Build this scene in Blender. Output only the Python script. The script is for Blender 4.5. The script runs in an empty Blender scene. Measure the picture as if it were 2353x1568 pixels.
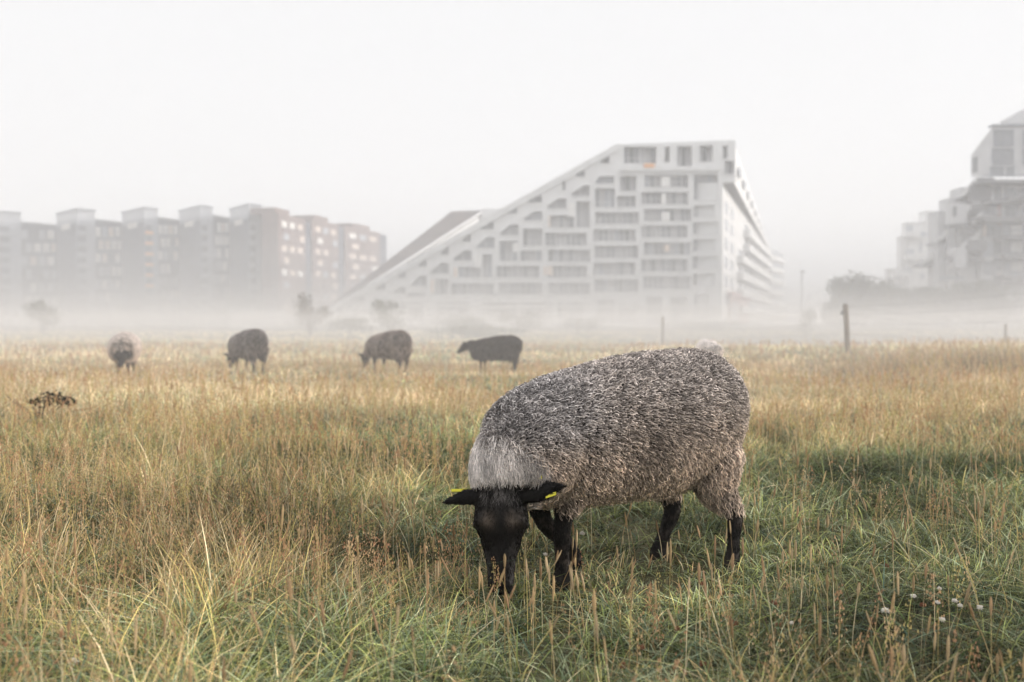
import bpy, math, random
import numpy as np
from mathutils import Vector, Matrix, geometry
from math import radians as R, sin, cos, pi, sqrt
random.seed(7); rng = np.random.default_rng(11)
sc = bpy.context.scene
col = sc.collection
# ------------------------------------------------------------------ camera frame (2353 x 1568 reference grid)
F_PX = 2288.0; HV = 740.0; CU, CV = 1176.5, 784.0; CH = 0.8
PIT = math.atan((CV - HV) / F_PX)
CAM = Vector((0, 0, CH))
FWD = Vector((0, cos(PIT), -sin(PIT))); UPV = Vector((0, sin(PIT), cos(PIT)))
def ray(u, v): return Vector(((u - CU), 0, 0)) + UPV * (CV - v) + FWD * F_PX
def P(u, v, Y):
    r = ray(u, v); return CAM + r * (Y / r.y)
def X_at(u, Y): return P(u, HV, Y).x
def hit(u, v, A, B):            # ray against the vertical plane through A, B (xy)
    r = ray(u, v); d = (B[0]-A[0], B[1]-A[1]); n = (-d[1], d[0])
    t = (n[0]*A[0] + n[1]*A[1]) / (n[0]*r.x + n[1]*r.y)
    return CAM + r * t
# ------------------------------------------------------------------ materials
def mat(name, c, rough=0.85, c2=None, scale=3.0, bump=0.0, spec=0.3, detail=4, metal=0.0, attr=False, trans=0.0, sheen=0.0, stretch=None):
    m = bpy.data.materials.new(name); m.use_nodes = True
    nt = m.node_tree; b = nt.nodes['Principled BSDF']
    b.inputs['Roughness'].default_value = rough
    b.inputs['Specular IOR Level'].default_value = spec
    b.inputs['Metallic'].default_value = metal
    if sheen: b.inputs['Sheen Weight'].default_value = sheen
    src = None
    if attr:
        a = nt.nodes.new('ShaderNodeAttribute'); a.attribute_name = 'Col'; src = a.outputs['Color']
    elif c2 is not None or bump:
        tc = nt.nodes.new('ShaderNodeTexCoord'); n = nt.nodes.new('ShaderNodeTexNoise')
        n.inputs['Scale'].default_value = scale; n.inputs['Detail'].default_value = detail
        if stretch:
            mp = nt.nodes.new('ShaderNodeMapping'); mp.inputs['Scale'].default_value = stretch
            nt.links.new(tc.outputs['Object'], mp.inputs['Vector']); nt.links.new(mp.outputs['Vector'], n.inputs['Vector'])
        else: nt.links.new(tc.outputs['Object'], n.inputs['Vector'])
        if c2 is not None:
            rp = nt.nodes.new('ShaderNodeValToRGB')
            rp.color_ramp.elements[0].position = 0.35; rp.color_ramp.elements[1].position = 0.65
            rp.color_ramp.elements[0].color = (*c, 1); rp.color_ramp.elements[1].color = (*c2, 1)
            nt.links.new(n.outputs['Fac'], rp.inputs['Fac']); src = rp.outputs['Color']
        if bump:
            bp = nt.nodes.new('ShaderNodeBump'); bp.inputs['Strength'].default_value = bump
            nt.links.new(n.outputs['Fac'], bp.inputs['Height']); nt.links.new(bp.outputs['Normal'], b.inputs['Normal'])
    if src is not None: nt.links.new(src, b.inputs['Base Color'])
    else: b.inputs['Base Color'].default_value = (*c, 1)
    if trans:
        t = nt.nodes.new('ShaderNodeBsdfTranslucent'); mx = nt.nodes.new('ShaderNodeMixShader'); mx.inputs[0].default_value = trans
        if src is not None: nt.links.new(src, t.inputs['Color'])
        else: t.inputs['Color'].default_value = (*c, 1)
        out = nt.nodes['Material Output']
        nt.links.new(b.outputs[0], mx.inputs[1]); nt.links.new(t.outputs[0], mx.inputs[2]); nt.links.new(mx.outputs[0], out.inputs['Surface'])
    return m
M = {}
M['white'] = mat('white_render', (.64, .64, .64), .7, (.7, .7, .7), .4)
M['slab'] = mat('pale_trim', (.62, .62, .62), .6, (.7, .7, .7), .8)
M['glass'] = mat('window_glass', (.17, .18, .20), .12, (.24, .25, .27), .6, spec=.5)
M['glassdark'] = mat('window_glass_dark', (.07, .08, .09), .1, (.12, .13, .14), .5, spec=.5)
M['curtain'] = mat('curtain', (.42, .42, .43), .8, (.34, .34, .35), 2.5)
M['blind'] = mat('white_blind', (.78, .77, .75), .7, (.7, .69, .67), 2)
M['warmwall'] = mat('warm_plaster', (.72, .6, .5), .8, (.65, .52, .42), 1)
M['orange'] = mat('orange_awning', (.8, .42, .2), .8, (.7, .36, .16), 2)
M['greenroof'] = mat('dark_sedum_roof', (.035, .028, .03), .95, (.085, .06, .055), .25)
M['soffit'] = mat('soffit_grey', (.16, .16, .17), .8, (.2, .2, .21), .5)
M['portal'] = mat('pink_brick', (.42, .26, .24), .85, (.34, .21, .2), 1.2)
M['slate'] = mat('slate_cladding', (.03, .042, .072), .7, (.05, .062, .095), .35)
M['concrete'] = mat('pale_concrete', (.22, .24, .275), .85, (.28, .30, .335), .3)
M['brick'] = mat('red_brick', (.14, .10, .095), .9, (.19, .135, .125), .3)
M['palewin'] = mat('pale_window', (.8, .78, .74), .2, (.66, .63, .6), 1.5, spec=.5)  # pale base colour stands in for curtains and the bright sky reflected
M['warmwin'] = mat('warm_window', (.66, .55, .47), .25, (.56, .46, .39), 1.5, spec=.5)  # warm reflected sky painted into the pane colour
M['bluewin'] = mat('cool_window', (.3, .32, .36), .15, (.38, .4, .43), 1.5, spec=.5)
M['greyrender'] = mat('grey_white_render', (.44, .44, .45), .7, (.52, .52, .53), .5)
M['metal'] = mat('dull_metal', (.2, .2, .2), .5, (.26, .26, .26), 4, metal=.6)
M['wood'] = mat('weathered_wood', (.16, .13, .105), .95, (.26, .225, .19), 6, bump=.4, stretch=(6, 6, .8))
M['bark'] = mat('bark', (.06, .05, .04), .95, (.1, .085, .07), 8)
M['leaf'] = mat('leaves', (.06, .075, .04), .8, attr=True, trans=.25, spec=.2)
M['grass'] = mat('grass_blades', (.1, .12, .04), .6, attr=True, trans=.3, spec=.10)
M['wool'] = mat('wool', (.2, .2, .2), .9, attr=True, spec=.05, trans=.08)
M['skin'] = mat('sheep_coat', (.012, .01, .01), .6, attr=True, spec=.14)
M['eye'] = mat('eye', (.006, .005, .004), .08, (.01, .008, .006), 30, spec=.6)
M['tag'] = mat('yellow_plastic', (.72, .66, .05), .4, (.66, .6, .04), 30, spec=.4)
M['petal'] = mat('white_petals', (.7, .66, .62), .8, (.55, .5, .42), 200)
M['brownpetal'] = mat('brown_petals', (.12, .05, .03), .9, (.2, .08, .04), 200)
# ------------------------------------------------------------------ mesh helpers
class MB:
    def __init__(s): s.v = []; s.f = []; s.m = []
    def quad(s, a, b, c, d, mi=0):
        n = len(s.v); s.v += [tuple(a), tuple(b), tuple(c), tuple(d)]; s.f.append((n, n+1, n+2, n+3)); s.m.append(mi)
    def poly(s, pts, mi=0):
        n = len(s.v); s.v += [tuple(p) for p in pts]; s.f.append(tuple(range(n, n+len(pts)))); s.m.append(mi)
    def prism(s, base, top, mi=0):      # closed solid between two equal loops
        n = len(s.v); k = len(base); s.v += [tuple(p) for p in base] + [tuple(p) for p in top]
        s.f.append(tuple(range(n+k-1, n-1, -1))); s.m.append(mi); s.f.append(tuple(range(n+k, n+2*k))); s.m.append(mi)
        for i in range(k):
            j = (i+1) % k; s.f.append((n+i, n+j, n+k+j, n+k+i)); s.m.append(mi)
    def box(s, x0, x1, y0, y1, z0, z1, mi=0):
        b = [(x0, y0, z0), (x1, y0, z0), (x1, y1, z0), (x0, y1, z0)]
        s.prism(b, [(p[0], p[1], z1) for p in b], mi)
    def foot(s, pts, z0, z1, mi=0):
        s.prism([(p[0], p[1], z0) for p in pts], [(p[0], p[1], z1) for p in pts], mi)
    def tube(s, pts, radii, n=8, mi=0):
        pts = [Vector(p) for p in pts]; rings = []
        for i, p in enumerate(pts):
            t = (pts[min(i+1, len(pts)-1)] - pts[max(i-1, 0)]).normalized()
            a = t.cross(Vector((0, 0, 1)));
            if a.length < .01: a = t.cross(Vector((0, 1, 0)))
            a.normalize(); b = t.cross(a)
            base = len(s.v)
            for k in range(n):
                q = 2*pi*k/n; s.v.append(tuple(p + (a*cos(q) + b*sin(q))*radii[i]))
            rings.append(base)
        for i in range(len(rings)-1):
            for k in range(n):
                k2 = (k+1) % n; s.f.append((rings[i]+k, rings[i+1]+k, rings[i+1]+k2, rings[i]+k2)); s.m.append(mi)
        s.f.append(tuple(rings[0]+k for k in range(n))); s.m.append(mi)
        s.f.append(tuple(rings[-1]+k for k in reversed(range(n)))); s.m.append(mi)
    def build(s, name, mats, parent=None, smooth=False, origin=None):
        me = bpy.data.meshes.new(name)
        vs = s.v if origin is None else [(a[0]-origin[0], a[1]-origin[1], a[2]-origin[2]) for a in s.v]
        me.from_pydata(vs, [], s.f)
        for m in (mats if isinstance(mats, (list, tuple)) else [mats]): me.materials.append(m)
        me.polygons.foreach_set('material_index', s.m)
        if smooth: me.polygons.foreach_set('use_smooth', [True]*len(s.f))
        me.update()
        o = bpy.data.objects.new(name, me); col.objects.link(o)
        if parent is not None: o.parent = parent
        if origin is not None: o.location = origin
        return o
def np_mesh(name, V, Fq, C=None, material=None, parent=None, smooth=False):
    me = bpy.data.meshes.new(name)
    nV, nF, k = len(V), len(Fq), Fq.shape[1]
    me.vertices.add(nV); me.vertices.foreach_set('co', np.ascontiguousarray(V, dtype=np.float32).ravel())
    me.loops.add(nF*k); me.loops.foreach_set('vertex_index', np.ascontiguousarray(Fq, dtype=np.int32).ravel())
    me.polygons.add(nF); me.polygons.foreach_set('loop_start', np.arange(0, nF*k, k, dtype=np.int32))
    me.update(calc_edges=True)
    if smooth: me.polygons.foreach_set('use_smooth', np.ones(nF, dtype=bool))
    if C is not None:
        a = me.color_attributes.new('Col', 'FLOAT_COLOR', 'POINT')
        cc = np.ones((nV, 4), dtype=np.float32); cc[:, :3] = C; a.data.foreach_set('color', cc.ravel())
    if material: me.materials.append(material)
    o = bpy.data.objects.new(name, me); col.objects.link(o)
    if parent is not None: o.parent = parent
    return o
def tag(o, label=None, cat=None, group=None, kind=None):
    if label: o['label'] = label
    if cat: o['category'] = cat
    if group: o['group'] = group
    if kind: o['kind'] = kind
    return o
def empty(name, loc=(0, 0, 0), rz=0.0, label=None, cat=None, group=None, scale=1.0):
    o = bpy.data.objects.new(name, None); col.objects.link(o); o.location = loc; o.rotation_euler = (0, 0, rz); o.scale = (scale,)*3
    o.empty_display_size = .2
    return tag(o, label, cat, group)
# ------------------------------------------------------------------ noise fields
_lat = rng.random((256, 256))
def vnoise(x, y):
    x = np.asarray(x, dtype=float); y = np.asarray(y, dtype=float)
    xi = np.floor(x).astype(int); yi = np.floor(y).astype(int); fx = x-xi; fy = y-yi
    fx = fx*fx*(3-2*fx); fy = fy*fy*(3-2*fy)
    g = lambda a, b: _lat[a & 255, b & 255]
    return (g(xi, yi)*(1-fx)+g(xi+1, yi)*fx)*(1-fy) + (g(xi, yi+1)*(1-fx)+g(xi+1, yi+1)*fx)*fy
def fbm(x, y, s): return (vnoise(x*s, y*s) + .5*vnoise(x*s*2.1+7, y*s*2.1+3) + .25*vnoise(x*s*4.3+1, y*s*4.3+9))/1.75
def sst(a, b, x):
    t = np.clip((np.asarray(x, dtype=float)-a)/(b-a), 0, 1); return t*t*(3-2*t)
def ground_z(x, y):
    x = np.asarray(x, dtype=float); y = np.asarray(y, dtype=float)
    z = (fbm(x, y, .35)-.5)*.09*sst(4, 12, y) + (fbm(x, y, 1.3)-.5)*.035
    z = z - .05*sst(6, 14, y)
    ang = x/np.maximum(y, .5)
    bank = sst(.06, .2, ang)                    # the field ends in a low bank on the right
    z = z + bank*.16*np.exp(-((y-25)/4.5)**2)
    z = z - bank*.55*sst(28, 36, y)*(1-sst(60, 90, y))
    return z
def gz(x, y): return float(ground_z(np.array([x]), np.array([y]))[0])
# ------------------------------------------------------------------ ground
def axis_pts(lims):
    out = []
    for a, b, s in lims: out += list(np.arange(a, b, s))
    return np.array(out + [lims[-1][1]])
xs_ = axis_pts([(-440, -60, 20), (-60, -16, 2), (-16, 16, .2), (16, 60, 2), (60, 440, 20)])
ys_ = axis_pts([(-60, -4, 8), (-4, 20, .2), (20, 60, .6), (60, 100, 4), (100, 440, 17)])
gx, gy = np.meshgrid(xs_, ys_); gzv = ground_z(gx, gy)
nx, ny = len(xs_), len(ys_)
V = np.stack([gx.ravel(), gy.ravel(), gzv.ravel()], 1)
ii, jj = np.meshgrid(np.arange(nx-1), np.arange(ny-1)); a = (jj*nx+ii).ravel()
gm = bpy.data.materials.new('meadow_soil'); gm.use_nodes = True
nt = gm.node_tree; b = nt.nodes['Principled BSDF']; b.inputs['Roughness'].default_value = .95; b.inputs['Specular IOR Level'].default_value = .1
geo = nt.nodes.new('ShaderNodeTexCoord')
def noise_node(s, d=5):
    n = nt.nodes.new('ShaderNodeTexNoise'); n.inputs['Scale'].default_value = s; n.inputs['Detail'].default_value = d
    nt.links.new(geo.outputs['Object'], n.inputs['Vector']); return n
n1 = noise_node(.15); n2 = noise_node(9, 8)
r1 = nt.nodes.new('ShaderNodeValToRGB'); e = r1.color_ramp.elements
e[0].position = .35; e[0].color = (.04, .045, .02, 1); e[1].position = .65; e[1].color = (.13, .10, .055, 1)
r2 = nt.nodes.new('ShaderNodeValToRGB'); e = r2.color_ramp.elements
e[0].position = .3; e[0].color = (.35, .35, .35, 1); e[1].position = .7; e[1].color = (1.1, 1.1, 1.1, 1)
mx = nt.nodes.new('ShaderNodeMix'); mx.data_type = 'RGBA'; mx.blend_type = 'MULTIPLY'; mx.inputs[0].default_value = 1
nt.links.new(n1.outputs['Fac'], r1.inputs['Fac']); nt.links.new(n2.outputs['Fac'], r2.inputs['Fac'])
nt.links.new(r1.outputs[0], mx.inputs[6]); nt.links.new(r2.outputs[0], mx.inputs[7]); nt.links.new(mx.outputs[2], b.inputs['Base Color'])
g = np_mesh('ground', V, np.stack([a, a+1, a+nx+1, a+nx], 1), None, gm, smooth=True)
tag(g, kind='structure', label='rough meadow ground under the grass')
# ------------------------------------------------------------------ grass
def blades(x, y, h, w, lean, cb, ct, seg=3, z0=None, curve=1.0, leandir=None, tipw=.12):
    n = len(x); z = ground_z(x, y) if z0 is None else z0
    th = rng.random(n)*2*pi; ld = rng.random(n)*2*pi if leandir is None else leandir
    t = np.linspace(0, 1, seg+1)[None, :]
    hx = (lean*h*np.cos(ld))[:, None]*t**(1+curve); hy = (lean*h*np.sin(ld))[:, None]*t**(1+curve)
    hz = h[:, None]*(t - .35*np.minimum(lean, 1.2)[:, None]*t**2)
    wd = w[:, None]*(1-(1-tipw)*t**1.6)*.5
    cx = x[:, None]+hx; cy = y[:, None]+hy; cz = z[:, None]-.01+hz
    ox = np.cos(th)[:, None]*wd; oy = np.sin(th)[:, None]*wd
    L = np.stack([cx-ox, cy-oy, cz], 2); Rr = np.stack([cx+ox, cy+oy, cz], 2)
    V = np.stack([L, Rr], 2).reshape(-1, 3)         # n, seg+1, 2
    base = (np.arange(n)*(seg+1)*2)[:, None]; k = np.arange(seg)[None, :]*2
    q = base + k
    Fq = np.stack([q, q+1, q+3, q+2], 2).reshape(-1, 4)
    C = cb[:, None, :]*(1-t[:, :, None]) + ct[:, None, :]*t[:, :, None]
    C = np.repeat(C, 2, axis=1).reshape(-1, 3)
    tips = (cx[:, -1], cy[:, -1], cz[:, -1])
    return V, Fq, C, tips
def join(parts):
    Vs, Fs, Cs = [], [], []; o = 0
    for V, Fq, C in parts: Vs.append(V); Fs.append(Fq+o); Cs.append(C); o += len(V)
    return np.concatenate(Vs), np.concatenate(Fs), np.concatenate(Cs)
def scatter(y0, y1, dens, k=.56, m=1.25):
    area = k*(y1**2-y0**2)+2*m*(y1-y0); n = int(area*dens)
    y = rng.random(n*2)*(y1-y0)+y0; wy = (k*y+m)/(k*y1+m); keep = rng.random(n*2) < wy
    y = y[keep][:n]; x = (rng.random(len(y))*2-1)*(k*y+m)
    return x, y
def dry(x, y):
    ang = x/np.maximum(y, .5)
    d = (fbm(x, y, .5)-.5)*1.5 + (fbm(x+50, y, 1.7)-.5)*.9
    return d - .06 + .46*sst(4.5, 9.5, y) + .12*(1-sst(-.35, -.05, ang)) - .22*sst(.1, .35, ang)*(1-sst(5, 9, y)) + .12
def tall(x, y):
    ang = x/np.maximum(y, .5)
    t = .085 + .05*(1-sst(-.3, .0, ang)) + .02*sst(5, 9, y) + .06*fbm(x+9, y+4, .9)
    t = t*(1 - .4*sst(7, 13, y)*(1-sst(.3, .45, ang)))
    r = np.exp(-(((x-.42)/.85)**2 + ((y-3.0)/.5)**2))
    t = t*(1-.66*r)
    t = t*(1-.3*np.exp(-((y-16.5)/2.5)**2)*(1-sst(.15, .25, ang))) + .16*sst(.3, .5, ang)*np.exp(-((y-17)/4.5)**2)
    return t
GREEN = np.array([[.055, .085, .032], [.09, .13, .045], [.045, .075, .045], [.15, .18, .055], [.12, .16, .10], [.22, .25, .085], [.07, .11, .075], [.26, .30, .19]])
TAN = np.array([[.52, .38, .19], [.44, .29, .15], [.62, .49, .29], [.40, .30, .13], [.56, .46, .18], [.70, .58, .38]])
def pick(pal, n): return pal[rng.integers(0, len(pal), n)]*(.75+.5*rng.random((n, 1)))
parts = []
def lay(y0, y1, dens, wmul, hmul, seg, leanr=(.2, 1.3), dryoff=0.0):
    x, y = scatter(y0, y1, dens)
    cl = fbm(x*3+20, y*3, 2.2)
    cl = np.clip((.6*cl+.4*fbm(x+70, y+5, 1.6)-.30)/.36, 0, 1)
    keep = rng.random(len(x)) < (.22+.85*cl)
    x, y, cl = x[keep], y[keep], cl[keep]
    n = len(x); d = dry(x, y)+dryoff
    isdry = rng.random(n) < np.clip(.17+.85*d, .08, .9)
    h = tall(x, y)*hmul*(.5+.95*rng.random(n))*(.42+.85*cl)*np.where(isdry, 1.15, .95)*(1+.12*isdry*(y < 4.5))
    w = wmul*(.6+.8*rng.random(n))*np.where(isdry, .75, 1.1)
    lean = np.where(isdry, leanr[0]+(leanr[1]-leanr[0])*rng.random(n)**1.5, .3+1.9*rng.random(n)**1.2)
    cg = pick(GREEN, n); ct = pick(TAN, n)
    far = sst(3.5, 11, y)[:, None]; ct = ct*(1-.36*far)+np.array([.52, .455, .37])*.5*far; lm = (.36+1.4*rng.random((n, 1))**1.6)*(1+.15*far); base = np.where(isdry[:, None], ct*(.2+.45*far)+cg*.05, cg*(.10+.3*far)); tip = np.where(isdry[:, None], ct*1.6, cg*(2.0+.6*far)+ct*.2)*lm  # dark bases paint the shade between blades into their colour
    ld = rng.random(n)*2*pi
    scrub = sst(.22, .42, x/np.maximum(y, .5))*np.exp(-((y-16)/5)**2)*.68
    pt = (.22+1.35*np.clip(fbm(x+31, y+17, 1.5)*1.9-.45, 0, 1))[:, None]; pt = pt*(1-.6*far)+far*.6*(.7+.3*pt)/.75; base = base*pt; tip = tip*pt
    base = base*(1-scrub[:, None]); tip = tip*(1-scrub[:, None]*np.array([.85, .95, 1.0]))
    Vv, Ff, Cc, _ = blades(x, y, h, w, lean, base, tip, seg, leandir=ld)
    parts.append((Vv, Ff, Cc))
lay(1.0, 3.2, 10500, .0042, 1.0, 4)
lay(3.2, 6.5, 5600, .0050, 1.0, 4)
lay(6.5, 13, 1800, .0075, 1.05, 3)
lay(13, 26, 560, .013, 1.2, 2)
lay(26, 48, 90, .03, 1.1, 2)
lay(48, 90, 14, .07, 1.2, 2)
# long green blades bending over
x, y = scatter(1.1, 7, 300); n = len(x)
h = tall(x, y)*1.6*(.6+.7*rng.random(n)); cg = pick(GREEN, n)
parts.append(blades(x, y, h, .0048*(.7+.6*rng.random(n)), .9+1.6*rng.random(n), cg*.4, cg*1.7, 6)[:3])  # darker roots again carry painted shade
Vv, Ff, Cc = join(parts)
go = np_mesh('grass', Vv, Ff, Cc, M['grass'])
tag(go, 'rough green and straw coloured meadow grass', 'grass', kind='stuff')
# ---- dry stalks with seed heads
parts = []
def heads(tx, ty, tz, length, rad, dirx, diry, colr, n_side=5, k=5):
    n = len(tx); t = np.linspace(0, 1, k)[None, :]
    prof = np.sin(np.clip(t, .04, .97)*pi)**.45
    cx = tx[:, None]+dirx[:, None]*t*length[:, None]; cy = ty[:, None]+diry[:, None]*t*length[:, None]; cz = tz[:, None]+length[:, None]*t*.93
    an = np.arange(n_side)*2*pi/n_side
    rr = (rad[:, None]*prof*(.85+.3*rng.random((n, k))))[:, :, None]
    V = np.stack([cx[:, :, None]+rr*np.cos(an), cy[:, :, None]+rr*np.sin(an), np.repeat(cz[:, :, None], n_side, 2)], 3).reshape(-1, 3)
    base = (np.arange(n)*k*n_side)[:, None, None]; a = np.arange(k-1)[None, :, None]*n_side; s = np.arange(n_side)[None, None, :]; s2 = (s+1) % n_side
    Fq = np.stack([base+a+s, base+a+s2, base+a+n_side+s2, base+a+n_side+s], 3).reshape(-1, 4)
    C = np.repeat(colr, k*n_side, axis=0)*(.8+.4*rng.random((n*k*n_side, 1)))
    return V, Fq, C
def stalks(y0, y1, dens, wst, head, hmul=1.0, fn=None, xy=None):
    if xy is None: x, y = scatter(y0, y1, dens)
    else: x, y = xy
    if fn is not None:
        k = rng.random(len(x)) < fn(x, y); x, y = x[k], y[k]
    n = len(x); h = (tall(x, y)*1.25+.07)*hmul*(.65+.6*rng.random(n))
    ct = pick(TAN, n)*1.1; ld = rng.random(n)*2*pi; lean = .02+.4*rng.random(n)**2
    V, Fq, C, (tx, ty, tz) = blades(x, y, h, np.full(n, wst), lean, ct*.6+pick(GREEN, n)*.3, ct, 4, leandir=ld, tipw=.7, curve=.7)
    parts.append((V, Fq, C))
    dx, dy = np.cos(ld)*lean*1.3, np.sin(ld)*lean*1.3
    if head == 'spike':
        parts.append(heads(tx, ty, tz-.004, .032+.035*rng.random(n), wst*(1.0+.8*rng.random(n)), dx, dy, pick(np.array([[.5, .36, .2], [.42, .28, .16], [.55, .42, .26]]), n)))
    else:
        q = head; m = n*q            # loose panicle of little flecks
        t = rng.random(m); idx = np.repeat(np.arange(n), q); L = (.07+.06*rng.random(n))[idx]
        rad = L*.24*(1-t*.8)*rng.random(m)**.6; an = rng.random(m)*2*pi
        px = tx[idx]+dx[idx]*(t-.5)*L + rad*np.cos(an); py = ty[idx]+dy[idx]*(t-.5)*L + rad*np.sin(an); pz = tz[idx]+(t-.62)*L
        s = wst*1.5*(.6+.8*rng.random(m)); a2 = rng.random(m)*2*pi
        ux, uy = np.cos(a2)*s*.5, np.sin(a2)*s*.5; dzz = s*1.7
        V = np.stack([np.stack([px-ux, py-uy, pz], 1), np.stack([px+ux, py+uy, pz], 1), np.stack([px+ux*.5, py+uy*.5, pz+dzz], 1), np.stack([px-ux*.5, py-uy*.5, pz+dzz], 1)], 1).reshape(-1, 3)
        Fq = (np.arange(m)*4)[:, None]+np.arange(4)[None, :]
        cc = pick(np.array([[.52, .32, .18], [.44, .24, .14], [.62, .44, .26], [.5, .4, .17]]), n)
        parts.append((V, Fq, np.repeat(cc[idx], 4, axis=0)))
leftish = lambda x, y: .22+.78*(1-sst(-.2, .02, x/np.maximum(y, .5)))
stalks(1.25, 4.2, 46, .0020, 'spike', 1.05)
stalks(4.2, 8, 22, .0026, 'spike', 1.0)
stalks(1.3, 4.5, 300, .0018, 30, 1.0, lambda x, y: leftish(x, y)*np.clip(fbm(x+3, y, 1.1)*2.6-.75, .04, 1))
stalks(4.5, 9, 190, .0028, 18, 1.05, lambda x, y: np.clip(fbm(x+3, y, .8)*2.4-.55, .05, 1))
stalks(9, 18, 60, .005, 12, 1.1, lambda x, y: np.clip(fbm(x+3, y, .5)*2.2-.3, .1, 1))
stalks(18, 34, 7, .011, 9, 1.0)
# a loose stand of spikes around the grazing head
hx = np.array([X_at(u, Y) for u, Y in ((1122, 2.42), (1160, 2.36), (1187, 2.4), (1213, 2.5), (1232, 2.45), (1247, 2.5), (1278, 2.42), (1226, 2.35), (1105, 2.45), (1000, 2.5), (982, 2.45), (1345, 2.5), (1362, 2.6), (1640, 2.7), (1655, 2.6), (1540, 2.6), (1820, 2.9), (1578, 2.2), (1135, 2.3), (1268, 2.3), (965, 2.6), (1745, 2.3), (1760, 2.3))])
hy = np.array([2.42, 2.36, 2.4, 2.5, 2.45, 2.5, 2.42, 2.35, 2.45, 2.5, 2.45, 2.5, 2.6, 2.7, 2.6, 2.6, 2.9, 2.2, 2.3, 2.3, 2.6, 2.3, 2.3])
stalks(0, 0, 0, .0022, 'spike', 1.0, xy=(hx, hy))
Vv, Ff, Cc = join(parts)
so = np_mesh('seed_grass', Vv, Ff, Cc, M['grass'])
tag(so, 'dry straw coloured stalks with seed heads standing above the grass', 'grass', kind='stuff')
# ------------------------------------------------------------------ sheep
def catmull(A, n):
    A = np.array(A, dtype=float); k = len(A)
    t = np.linspace(0, k-1, n); i = np.minimum(t.astype(int), k-2); f = (t-i)[:, None]
    p0 = A[np.maximum(i-1, 0)]; p1 = A[i]; p2 = A[i+1]; p3 = A[np.minimum(i+2, k-1)]
    return .5*((2*p1)+(-p0+p2)*f+(2*p0-5*p1+4*p2-p3)*f*f+(-p0+3*p1-3*p2+p3)*f**3)
def loft(mb, rows, side, n=28, k=22, up=None):
    """rows: (x, y, z, r_side, r_other). side: reference vector for r_side. Closed ends."""
    D = catmull(rows, n); D[:, 3:] = np.maximum(D[:, 3:], .002)
    base0 = len(mb.v); side = Vector(side)
    for i in range(n):
        a = Vector(D[max(i-1, 0), :3]); b = Vector(D[min(i+1, n-1), :3]); t = (b-a).normalized()
        s = (side - t*side.dot(t)).normalized(); o = t.cross(s)
        c = Vector(D[i, :3])
        for j in range(k):
            q = 2*pi*j/k; mb.v.append(tuple(c + s*cos(q)*D[i, 3] + o*sin(q)*D[i, 4]))
    for i in range(n-1):
        for j in range(k):
            j2 = (j+1) % k; mb.f.append((base0+i*k+j, base0+i*k+j2, base0+(i+1)*k+j2, base0+(i+1)*k+j)); mb.m.append(0)
    mb.f.append(tuple(base0+j for j in reversed(range(k)))); mb.m.append(0)
    mb.f.append(tuple(base0+(n-1)*k+j for j in range(k))); mb.m.append(0)
def ball(mb, c, r, n=12):
    c = Vector(c); rows = [(c.x+r[0]*-cos(pi*i/n), c.y, c.z, r[1]*max(sin(pi*i/n), .03), r[2]*max(sin(pi*i/n), .03)) for i in range(n+1)]
    loft(mb, rows, (0, 1, 0), n+1, 12)
def remeshed(mb, name, voxel, smooth_it=2):
    me = bpy.data.meshes.new('tmp'); me.from_pydata(mb.v, [], mb.f); o = bpy.data.objects.new('tmp', me); col.objects.link(o)
    r = o.modifiers.new('r', 'REMESH'); r.mode = 'VOXEL'; r.voxel_size = voxel; r.use_smooth_shade = True
    s = o.modifiers.new('s', 'SMOOTH'); s.factor = .5; s.iterations = smooth_it
    dg = bpy.context.evaluated_depsgraph_get(); dg.update()
    out = bpy.data.meshes.new_from_object(o.evaluated_get(dg)); out.name = name
    col.objects.unlink(o); bpy.data.objects.remove(o); bpy.data.meshes.remove(me)
    return out
def mesh_arrays(me):
    n = len(me.vertices); V = np.zeros(n*3, dtype=np.float32); me.vertices.foreach_get('co', V); V = V.reshape(-1, 3)
    me.calc_loop_triangles(); T = np.zeros(len(me.loop_triangles)*3, dtype=np.int32); me.loop_triangles.foreach_get('vertices', T); T = T.reshape(-1, 3)
    N = np.zeros(n*3, dtype=np.float32); me.vertices.foreach_get('normal', N); return V, T, N.reshape(-1, 3)
def sample(V, T, N, n, weight):
    a, b, c = V[T[:, 0]], V[T[:, 1]], V[T[:, 2]]
    ar = np.linalg.norm(np.cross(b-a, c-a), axis=1)*weight((a+b+c)/3)
    idx = rng.choice(len(T), n, p=ar/ar.sum()); u = rng.random(n); v = rng.random(n); f = u+v > 1; u[f] = 1-u[f]; v[f] = 1-v[f]
    p = a[idx]*(1-u-v)[:, None]+b[idx]*u[:, None]+c[idx]*v[:, None]
    nn = N[T[idx, 0]]*(1-u-v)[:, None]+N[T[idx, 1]]*u[:, None]+N[T[idx, 2]]*v[:, None]
    return p, nn/np.linalg.norm(nn, axis=1)[:, None]
def norm(a): return a/np.maximum(np.linalg.norm(a, axis=1), 1e-6)[:, None]
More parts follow.
